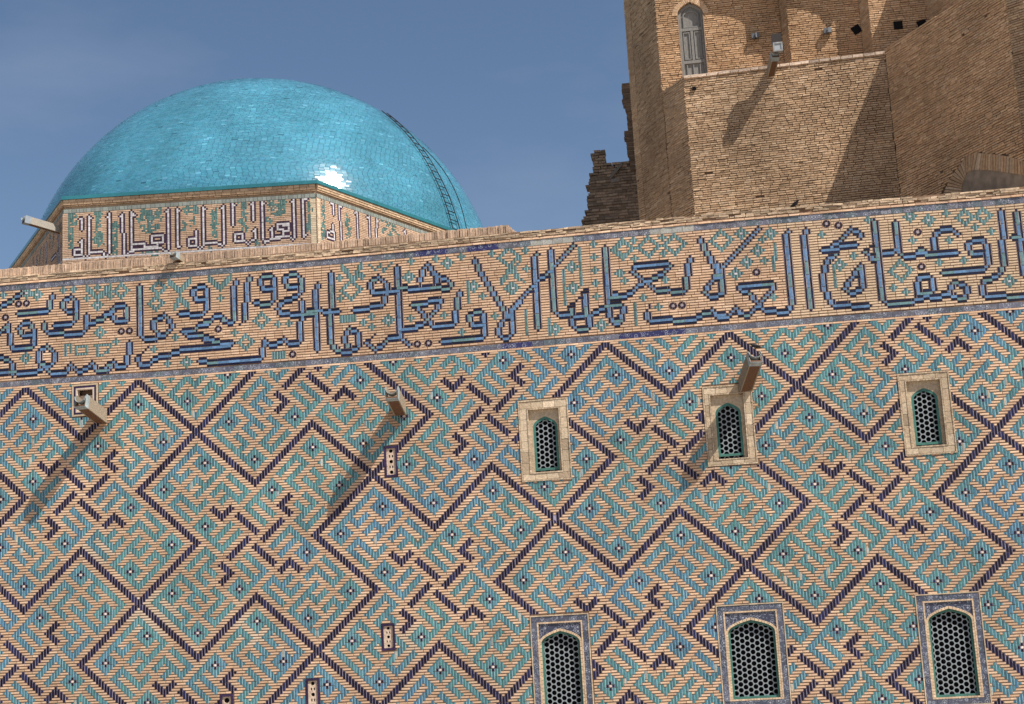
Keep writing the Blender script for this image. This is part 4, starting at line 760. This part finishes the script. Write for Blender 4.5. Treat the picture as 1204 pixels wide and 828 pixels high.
def panel(p0,p1,ztop,zbot,name='tower_brickwork',singles=0,keyf=None,**kw):
    fr=Flat(p0,p1,ztop,1.); H=ztop-zbot; A=np.array(running(fr,fr.L,H,**kw))
    if singles:
        d=np.array([keyf(a) for a in A]); d[(A[:,1]-A[:,0])<.2]=1e9; idx=np.argsort(d)[:singles]; m_=np.zeros(len(A),bool); m_[idx]=True
        single('brick',fr,A[m_],M_rough,tower); A=A[~m_]
    lay(name,fr,A,M_rough,tower,jit=.003,tilt=.003)
    return fr
def bed(p0,p1,ztop,zbot,back=.026,openings=()):
    fr=Flat(p0,p1,ztop,1.); L=fr.L; H=ztop-zbot
    us=sorted({0.,L,*[x for o_ in openings for x in o_[:2]]}); vs=sorted({0.,H,*[x for o_ in openings for x in o_[2:]]}); V=[];F_=[]
    for v in vs:
        for u in us: V.append(fr(u,v)-fr.n*back)
    for a in range(len(vs)-1):
        for b in range(len(us)-1):
            if any(o_[0]<(us[b]+us[b+1])/2<o_[1] and o_[2]<(vs[a]+vs[a+1])/2<o_[3] for o_ in openings): continue
            F_.append((a*len(us)+b,(a+1)*len(us)+b,(a+1)*len(us)+b+1,a*len(us)+b+1))
    B=Bld(); B.add(V,F_,(.26,.17,.11)); B.build('mortar_bed',M_mortar2,tower)
A1=np.array([8.25667,5.0]); A2=np.array([13.77274,4.64329]); zA=11.235+ZS
dS=np.array([-.44776,.89415]); dR=np.array([.5,-.8660254])
B2=np.array([7.62,5.945])
# low projecting block
panel(A1,A2,zA-.06,ZB,singles=300,keyf=lambda a:abs(a[0]-4.0)+abs(a[2]-1.6)*.8)
bed(A1,A2,zA,ZB)
fr=Flat(A1,A2,zA,1.); F=[]; u=0.
while u<fr.L:
    k=rng.uniform(.2,.34); F.append((u+.006,min(u+k,fr.L)-.006,-.005,.075,.03+rng.normal(0,.006),-.2,*(np.array((.50,.38,.29))*rng.uniform(.8,1.2)))); u+=k
lay('ledge_bricks',fr,F,M_rough,tower,jit=.004,tilt=.005)
panel(B2,A1,zA-.02,ZB,rough=.009); bed(B2,A1,zA,ZB)
# sunlit upper faces, stepping forward to the right
yB=5.92843; zU=16.2+ZS; zL=11.0+ZS
E1=np.array([7.60,yB]); S1=np.array([11.136,yB]); dT=np.array([.37,-.929]); S1b=S1+dT*.47; S2=np.array([13.62-.36,S1b[1]]); 
S2=np.array([S2X,S1b[1]]); S2b=S2+dT*.55; S3=np.array([18.,S2b[1]])
WIN=(8.235-7.60,8.945-7.60,zU-(13.83+ZS),zU-(11.1+ZS)); wcx=(WIN[0]+WIN[1])/2; whw=(WIN[1]-WIN[0])/2; wsp=zU-(13.46+ZS)
def wclip(a,b,v):
    if v<WIN[2]-.02: return a,b
    h_=whw+.17
    if v<wsp: h_=(whw+.16)*(1-min(1,max(0,(wsp-v)/(wsp-WIN[2]+.14)))**2.5)
    else: h_=whw+.012
    l_,r_=wcx-h_,wcx+h_
    if a<l_<b: return (a,l_) if l_-a>b-r_ else (max(a,r_),b)
    if a<r_<b: return r_,b
    if a>=l_ and b<=r_: return a,a
    return a,b
def wskip(u,v):
    if v<WIN[2]-.02: return False
    if v<wsp:
        t=(wsp-v)/(wsp-WIN[2]); return abs(u-wcx)<whw*(1-min(1,max(0,t))**2.5)+.05
    return abs(u-wcx)<whw+.02
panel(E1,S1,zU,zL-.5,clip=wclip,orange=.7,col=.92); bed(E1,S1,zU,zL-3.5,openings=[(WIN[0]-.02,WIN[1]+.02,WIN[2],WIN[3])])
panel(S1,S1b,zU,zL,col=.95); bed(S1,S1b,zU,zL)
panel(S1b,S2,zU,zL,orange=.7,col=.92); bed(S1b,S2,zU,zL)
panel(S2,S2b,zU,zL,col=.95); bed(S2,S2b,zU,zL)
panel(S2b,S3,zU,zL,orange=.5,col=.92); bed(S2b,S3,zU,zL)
# shaded left face, its brick colour darkened to deepen that shade
E0=E1+np.array([-.5,.8660])*1.80
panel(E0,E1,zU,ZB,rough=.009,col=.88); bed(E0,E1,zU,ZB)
panel(E0+np.array([-.05,.02]),E0+np.array([.14,-.23]),zU,ZB,rough=.003,pr=.02,blen=.35,name='corner_pilaster')
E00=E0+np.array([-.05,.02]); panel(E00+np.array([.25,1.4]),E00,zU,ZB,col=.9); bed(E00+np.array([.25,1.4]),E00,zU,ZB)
# right-hand wall coming forward, then the portal pier
tR=4.85; RW=A2+dR*tR; zRW=11.312+ZS
def arch_t(s):  # intrados / extrados along the wall: distance s from the corner
    pi=[(2.36,6.40),(2.52,6.66),(2.74,6.87),(3.0,6.86),(3.62,6.65),(4.2,6.40),(4.85,6.12)]; po=[(1.50,6.55),(2.1,6.95),(2.80,7.30),(3.2,7.22),(3.69,7.05),(4.3,6.78),(4.85,6.47)]
    f=lambda P_:np.interp(s,[p[0] for p in P_],[p[1] for p in P_],left=0,right=0)
    return f(pi),f(po)
def rskip(u,v):
    z=zRW-v-ZS; i_,o_=arch_t(u); 
    return (u>1.55 and z<o_)
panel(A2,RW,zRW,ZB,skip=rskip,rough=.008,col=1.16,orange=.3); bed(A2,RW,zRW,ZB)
frR=Flat(A2,RW,zRW,1.); B=Bld(); pts_i=[];pts_o=[]
ss=np.linspace(0,1,44)
PI=[(2.36,5.9),(2.40,6.30),(2.52,6.62),(2.74,6.87),(3.0,6.86),(3.62,6.65),(4.2,6.40),(4.85,6.12)]; PO=[(1.55,5.9),(1.62,6.45),(2.05,6.90),(2.80,7.30),(3.2,7.24),(3.69,7.05),(4.3,6.78),(4.85,6.47)]
kk=np.linspace(0,7,46); pin=np.stack([np.interp(kk,range(8),[p[j] for p in PI]) for j in (0,1)],1); pou=np.stack([np.interp(kk,range(8),[p[j] for p in PO]) for j in (0,1)],1)
for i in range(45):
    s0,s1=.10,.90; f=lambda P_,s_:P_[i]*(1-s_)+P_[i+1]*s_
    cs=[f(pin,s0),f(pin,s1),f(pou,s1),f(pou,s0)]; V=[]
    for dd in (.012+rng.normal(0,.006),-.05):
        for q_ in cs: V.append(frR(q_[0],zRW-ZS-q_[1])+frR.n*dd)
    B.add(V,[(0,1,2,3),(1,0,4,5),(2,1,5,6),(3,2,6,7),(0,3,7,4)],tuple(TT[rng.integers(6)]*rng.uniform(.75,1.05)))
B.build('arch_bricks',M_rough,tower,kind='stuff')
B=Bld(); V=[frR(q_[0],zRW-ZS-q_[1])-frR.n*.010 for q_ in pin]+[frR(q_[0],zRW-ZS-4.9)-frR.n*.010 for q_ in pin]; n=len(pin)
B.add(V,[(i,i+1,n+i+1,n+i) for i in range(n-1)],(.3,.26,.22)); B.build('plastered_arch_infill',M_plaster,tower)
PR1=RW; PR2=PR1+np.array([.8,-.6])*.44; PR3=np.array([24.,PR2[1]])
panel(PR1,PR2,11.9+ZS,ZB,rough=.004,col=.85,blen=.3); bed(PR1,PR2,11.9+ZS,ZB)
panel(PR2,PR3,11.9+ZS,ZB,rough=.004); bed(PR2,PR3,11.9+ZS,ZB)
# higher wall standing back on the terrace
UW=np.array([UWX,S2b[1]]); UE=UW+dR*1.6; zUW=UWZ+ZS
panel(UW,UE,zUW,zRW,col=.95); bed(UW,UE,zUW,zRW)
# cores and terrace floors
c=Bld()
n_=lambda p,q_:(p[0],p[1]+q_)
c.prism([(A1[0]+.03,A1[1]+.03),(A2[0]+.0,A2[1]+.04),(A2[0]+1.,8.),(B2[0]+.2,8.),(B2[0]+.04,B2[1]-.0)],ZB,zA-.01,(.35,.25,.17))
c.prism([(RW[0]+.03,RW[1]+.04),(24,RW[1]+.04),(24,8),(A2[0]+.03,8.),(A2[0]+.03,A2[1]+.03)],ZB,zRW-.01,(.35,.25,.17))
c.prism([(PR2[0],PR2[1]+.03),(24,PR2[1]+.03),(24,4),(PR1[0]+.1,4.),(PR1[0]+.04,PR1[1]+.04)],ZB+.01,11.88+ZS,(.35,.25,.17))
c.build('tower_core',M_rough,tower)
c=Bld(); q_=.30
c.prism([(E1[0]+.05,yB+q_),(S1[0]+.05,yB+q_),(S1b[0]+.05,S1b[1]+.03),(S2[0]+.05,S2[1]+.03),(S2b[0]+.05,S2b[1]+.03),(18,S2b[1]+.03),(18,14),(E00[0]+.6,14),(E00[0]+.25,E00[1]+1.),(E0[0]+.1,E0[1]+.1)],ZB,zU-.02,(.35,.25,.17))
c.build('upper_core',M_rough,tower)
c=Bld(); c.prism([(UW[0]+.03,UW[1]),(UE[0]+.03,UE[1]),(UE[0]+3,UE[1]),(18,UW[1])],zRW,zUW-.01,(.35,.25,.17)); c.build('back_wall_core',M_rough,tower)
# arched corbels at the tops of the two recesses
for P0,d_,wd in ((S1,.47,1.5),(S2,.55,1.5)):
    c=Bld(); zt=zCORB+ZS; V=[];F_=[]; n=9
    for k in range(n+1):
        a=k/n; x=P0[0]+.02-wd*a; z=zt+.85*math.sqrt(max(0,1-(1-a)**2))*1.0
        for y in (P0[1]+.0,P0[1]-d_*.95): V.append((x,y,z)); 
        for y in (P0[1]+.0,P0[1]-d_*.95): V.append((x,y,zU))
    for k in range(n):
        a=4*k; b=4*k+4; F_+=[(a,a+1,b+1,b),(a+1,a+3,b+3,b+1)]
    F_+=[(0,2,3,1),(4*n,4*n+1,4*n+3,4*n+2)]
    c.add(V,F_,(.40,.28,.19)); c.build('arched_corbel',M_rough,tower)
# shuttered window
sw=thing('shuttered_window','pointed-arch window closed by grey panelled wooden shutters on the sunlit tower face','window',(7.6+wcx,yB,zL))
xw=E1[0]+wcx; zs=zU-wsp; rise=wsp-WIN[2]; A=arch(xw,whw,zs,rise); yy=yB+.10; zb=zL-.1
def fill(B,A,zb,y,c):
    n=len(A); V=[(x,y,z) for x,z in A]+[(A[-1][0],y,zb),(A[0][0],y,zb)]; B.add(V,[tuple(range(n+2))],c)
B=Bld(); fill(B,A,zb,yy+.03,(.2,.2,.2)); B.build('shutter_board',M_shutter,sw)
B=Bld(); arch_band(B,A,arch(xw,whw-.075,zs,rise-.10),zb,zb+.07,yy-.02,yy+.03,(.2,.2,.2)); B.build('shutter_frame',M_shutter,sw)
B=Bld()
for z_ in (zs-.42,zs-1.42): B.box(xw-whw+.07,xw+whw-.07,yy-.015,yy+.03,z_-.045,z_+.045)
B.build('cross_rail',M_shutter,sw)
B=Bld(); B.box(xw-.035,xw+.035,yy-.015,yy+.03,zs-1.38,zs-.46); B.build('middle_stile',M_shutter,sw)
B=Bld(); arch_band(B,arch(xw,whw-.13,zs,rise-.2),arch(xw,whw-.16,zs,rise-.25),zs-.36,zs-.33,yy-.005,yy+.03,(.2,.2,.2))
for xa,xb in ((xw-whw+.1,xw-.06),(xw+.06,xw+whw-.1)):
    for z_ in (zs-1.34,zs-.53): B.box(xa,xb,yy-.003,yy+.03,z_,z_+.03)
    for x_ in (xa,xb-.03): B.box(x_,x_+.03,yy-.001,yy+.03,zs-1.31,zs-.53)
for x_ in (xw-whw+.14,xw-whw+.32,xw+whw-.2): B.box(x_,x_+.03,yy-.003,yy+.03,zb+.1,zs-1.50)
B.build('panel_moulding',M_shutter,sw)
B=Bld()
Ao=arch(xw,whw+.17,zs,rise+.17,18); Ai=arch(xw,whw+.012,zs,rise+.02,18)
for i in range(len(Ao)-1):
    f=lambda P_,s_:np.array(P_[i])*(1-s_)+np.array(P_[i+1])*s_
    cs=[f(Ai,.1),f(Ai,.9),f(Ao,.9),f(Ao,.1)]; V=[(q_[0],y,q_[1]) for y in (yB-.012,yB+.12) for q_ in cs]
    B.add(V,[(0,1,2,3),(1,0,4,5),(2,1,5,6),(3,2,6,7),(0,3,7,4)],tuple(TT[rng.integers(6)]*rng.uniform(.95,1.3)))
B.build('arch_bricks',M_rough,sw)
B=Bld(); 
for x_,s_ in ((xw-whw,-1),(xw+whw,1)): B.box(min(x_,x_+s_*.02),max(x_,x_+s_*.02),yB-.002,yB+.16,zb,zs,(.30,.2,.14))
B.build('jamb',M_rough,sw)
# lamps and small holes on the tower
def lamp(label,p,s=.11):
    t=thing('floodlight',label,'lamp',p,'floodlights on the tower'); B=Bld(); x,y,z=p
    B.box(x-s,x-s*.12,y-.10,y+.02,z-s*.7,z+s*.6,(.5,.5,.5)); B.build('left_housing',M_housing,t)
    B=Bld(); B.obox((x+s*.05,y-.14,z-s*.7),(s*.95,.05,.1*s),(0,.12,0),(0,0,s*1.3),(.45,.47,.5)); B.build('right_housing',M_housing,t)
    B=Bld(); B.tube([(x,y+.03,z-.05),(x,y-.05,z-.08)],.02,6); B.build('bracket',M_iron,t)
lamp('small grey twin floodlight on the sunlit face left of the dark box lamp',LAMPS[0]); lamp('small grey twin floodlight on the middle sunlit face',LAMPS[1])
x,y,z=LAMPS[2]; t=thing('spout_lamp','white-framed square lamp under a dark box at the tower ledge spout','lamp',(x,y,z))
B=Bld(); B.box(x-.14,x+.13,y-.05,y+.10,z+.14,z+.42); B.build('dark_box',M_black,t)
B=Bld()
for a in ((x-.13,x+.13,z+.09,z+.13),(x-.13,x+.13,z-.13,z-.09),(x-.13,x-.09,z-.09,z+.09),(x+.09,x+.13,z-.09,z+.09)): B.box(a[0],a[1],y-.14,y+.02,a[2],a[3],(.27,.27,.27))
B.build('white_frame',M_metal,t); B=Bld(); B.box(x-.09,x+.09,y-.12,y,z-.09,z+.09); B.build('glass',M_glass,t)
for k,(p,a_,lab) in enumerate(PUTHOLES):
    ss_=.05 if k==0 else .12
    t=thing('putlog_hole',lab,'hole',p); B=Bld(); s=ss_; ca,sa=math.cos(a_)*s,math.sin(a_)*s; x,y,z=p
    V=[(x+q0,y-.02,z+q1) for q0,q1 in ((-ca-sa,-sa+ca),(-ca+sa,-sa-ca),(ca+sa,sa-ca),(ca-sa,sa+ca))]; V+=[(v_[0],v_[1]+.05,v_[2]) for v_ in V]
    B.add(V,[(0,1,2,3),(1,0,4,5),(2,1,5,6),(3,2,6,7),(0,3,7,4)]); B.build('dark_recess',M_dark,t)

# ---------------------------------------------------------------- stepped ruin on the far left of the tower
ru=thing('stepped_brick_wall','dark stepped brick wall end standing in shade left of the tower','wall',(5.3,13,ZB))
prof=[(4.55,9.53),(4.62,9.75),(4.72,9.75),(4.74,10.25),(4.80,10.5),(4.86,10.9),(4.90,11.2),(5.02,11.2),(5.03,11.86),(5.09,11.90),(5.46,11.93),(5.46,11.42),(6.12,11.52),(7.6,11.72)]
A=[]; fr=Flat((4.,13.),(7.6,13.),12.+ZS,1.)
zrow=8.0
while zrow<11.95:
    xl=4.55
    for i in range(len(prof)-1):
        if prof[i][1]<=zrow+.03: xl=max(xl,prof[i][0]) if prof[i][1]<=zrow else xl
    xl=np.interp(zrow,[p[1] for p in prof[:10]],[p[0] for p in prof[:10]]) if zrow>9.53 else 4.5
    xr=7.6 if zrow<11.45 else 5.46
    u=xl-4.+rng.normal(0,.045); big=rng.random()<.3
    while u<xr-4.:
        k=rng.uniform(.2,.34); A.append((u+.006,min(u+k,xr-4.)-.006,12.-zrow-.085,12.-zrow-.012,rng.normal(0,.012)+(.03 if big else 0),-.6,*(np.array((.32,.22,.155))*rng.uniform(.6,1.3)))); u+=k
    zrow+=.098
lay('rough_bricks',fr,A,M_rough,ru,jit=.008,tilt=.01)
c=Bld(); c.box(4.9,7.6,13.02,13.6,ZB,11.1+ZS,(.2,.14,.1)); c.build('rubble_core',M_rough,ru)
c=Bld(); c.obox((5.62,12.93,10.95+ZS),(.42,0,.46),(0,.12,0),(-.06,0,.07),(.2,.17,.14)); c.obox((5.60,12.92,10.80+ZS),(.30,0,.03),(0,.14,0),(0,0,.13),(.25,.2,.17)); c.build('broken_bracing',M_wood,ru)
pr=thing('toothed_brick_edge','ragged dark brick teeth projecting from the back edge of the tower','wall',(6.5,9.5,ZB+4))
c=Bld()
for x0_,x1_,z0_,z1_ in ((6.33,6.8,12.2,12.88),(6.39,6.8,12.0,12.2),(6.43,6.8,11.3,12.0),(6.30,6.8,11.1,11.30),(6.34,6.8,10.6,11.1),(6.40,6.8,10.1,10.6)):
    z=z0_
    while z<z1_: c.box(x0_+rng.normal(0,.015),x1_,9.45+rng.normal(0,.01),9.8,z+ZS,z+.055+ZS,tuple(np.array((.2,.14,.1))*rng.uniform(.7,1.2))); z+=.066
c.build('brick_teeth',M_rough,pr,kind='stuff')
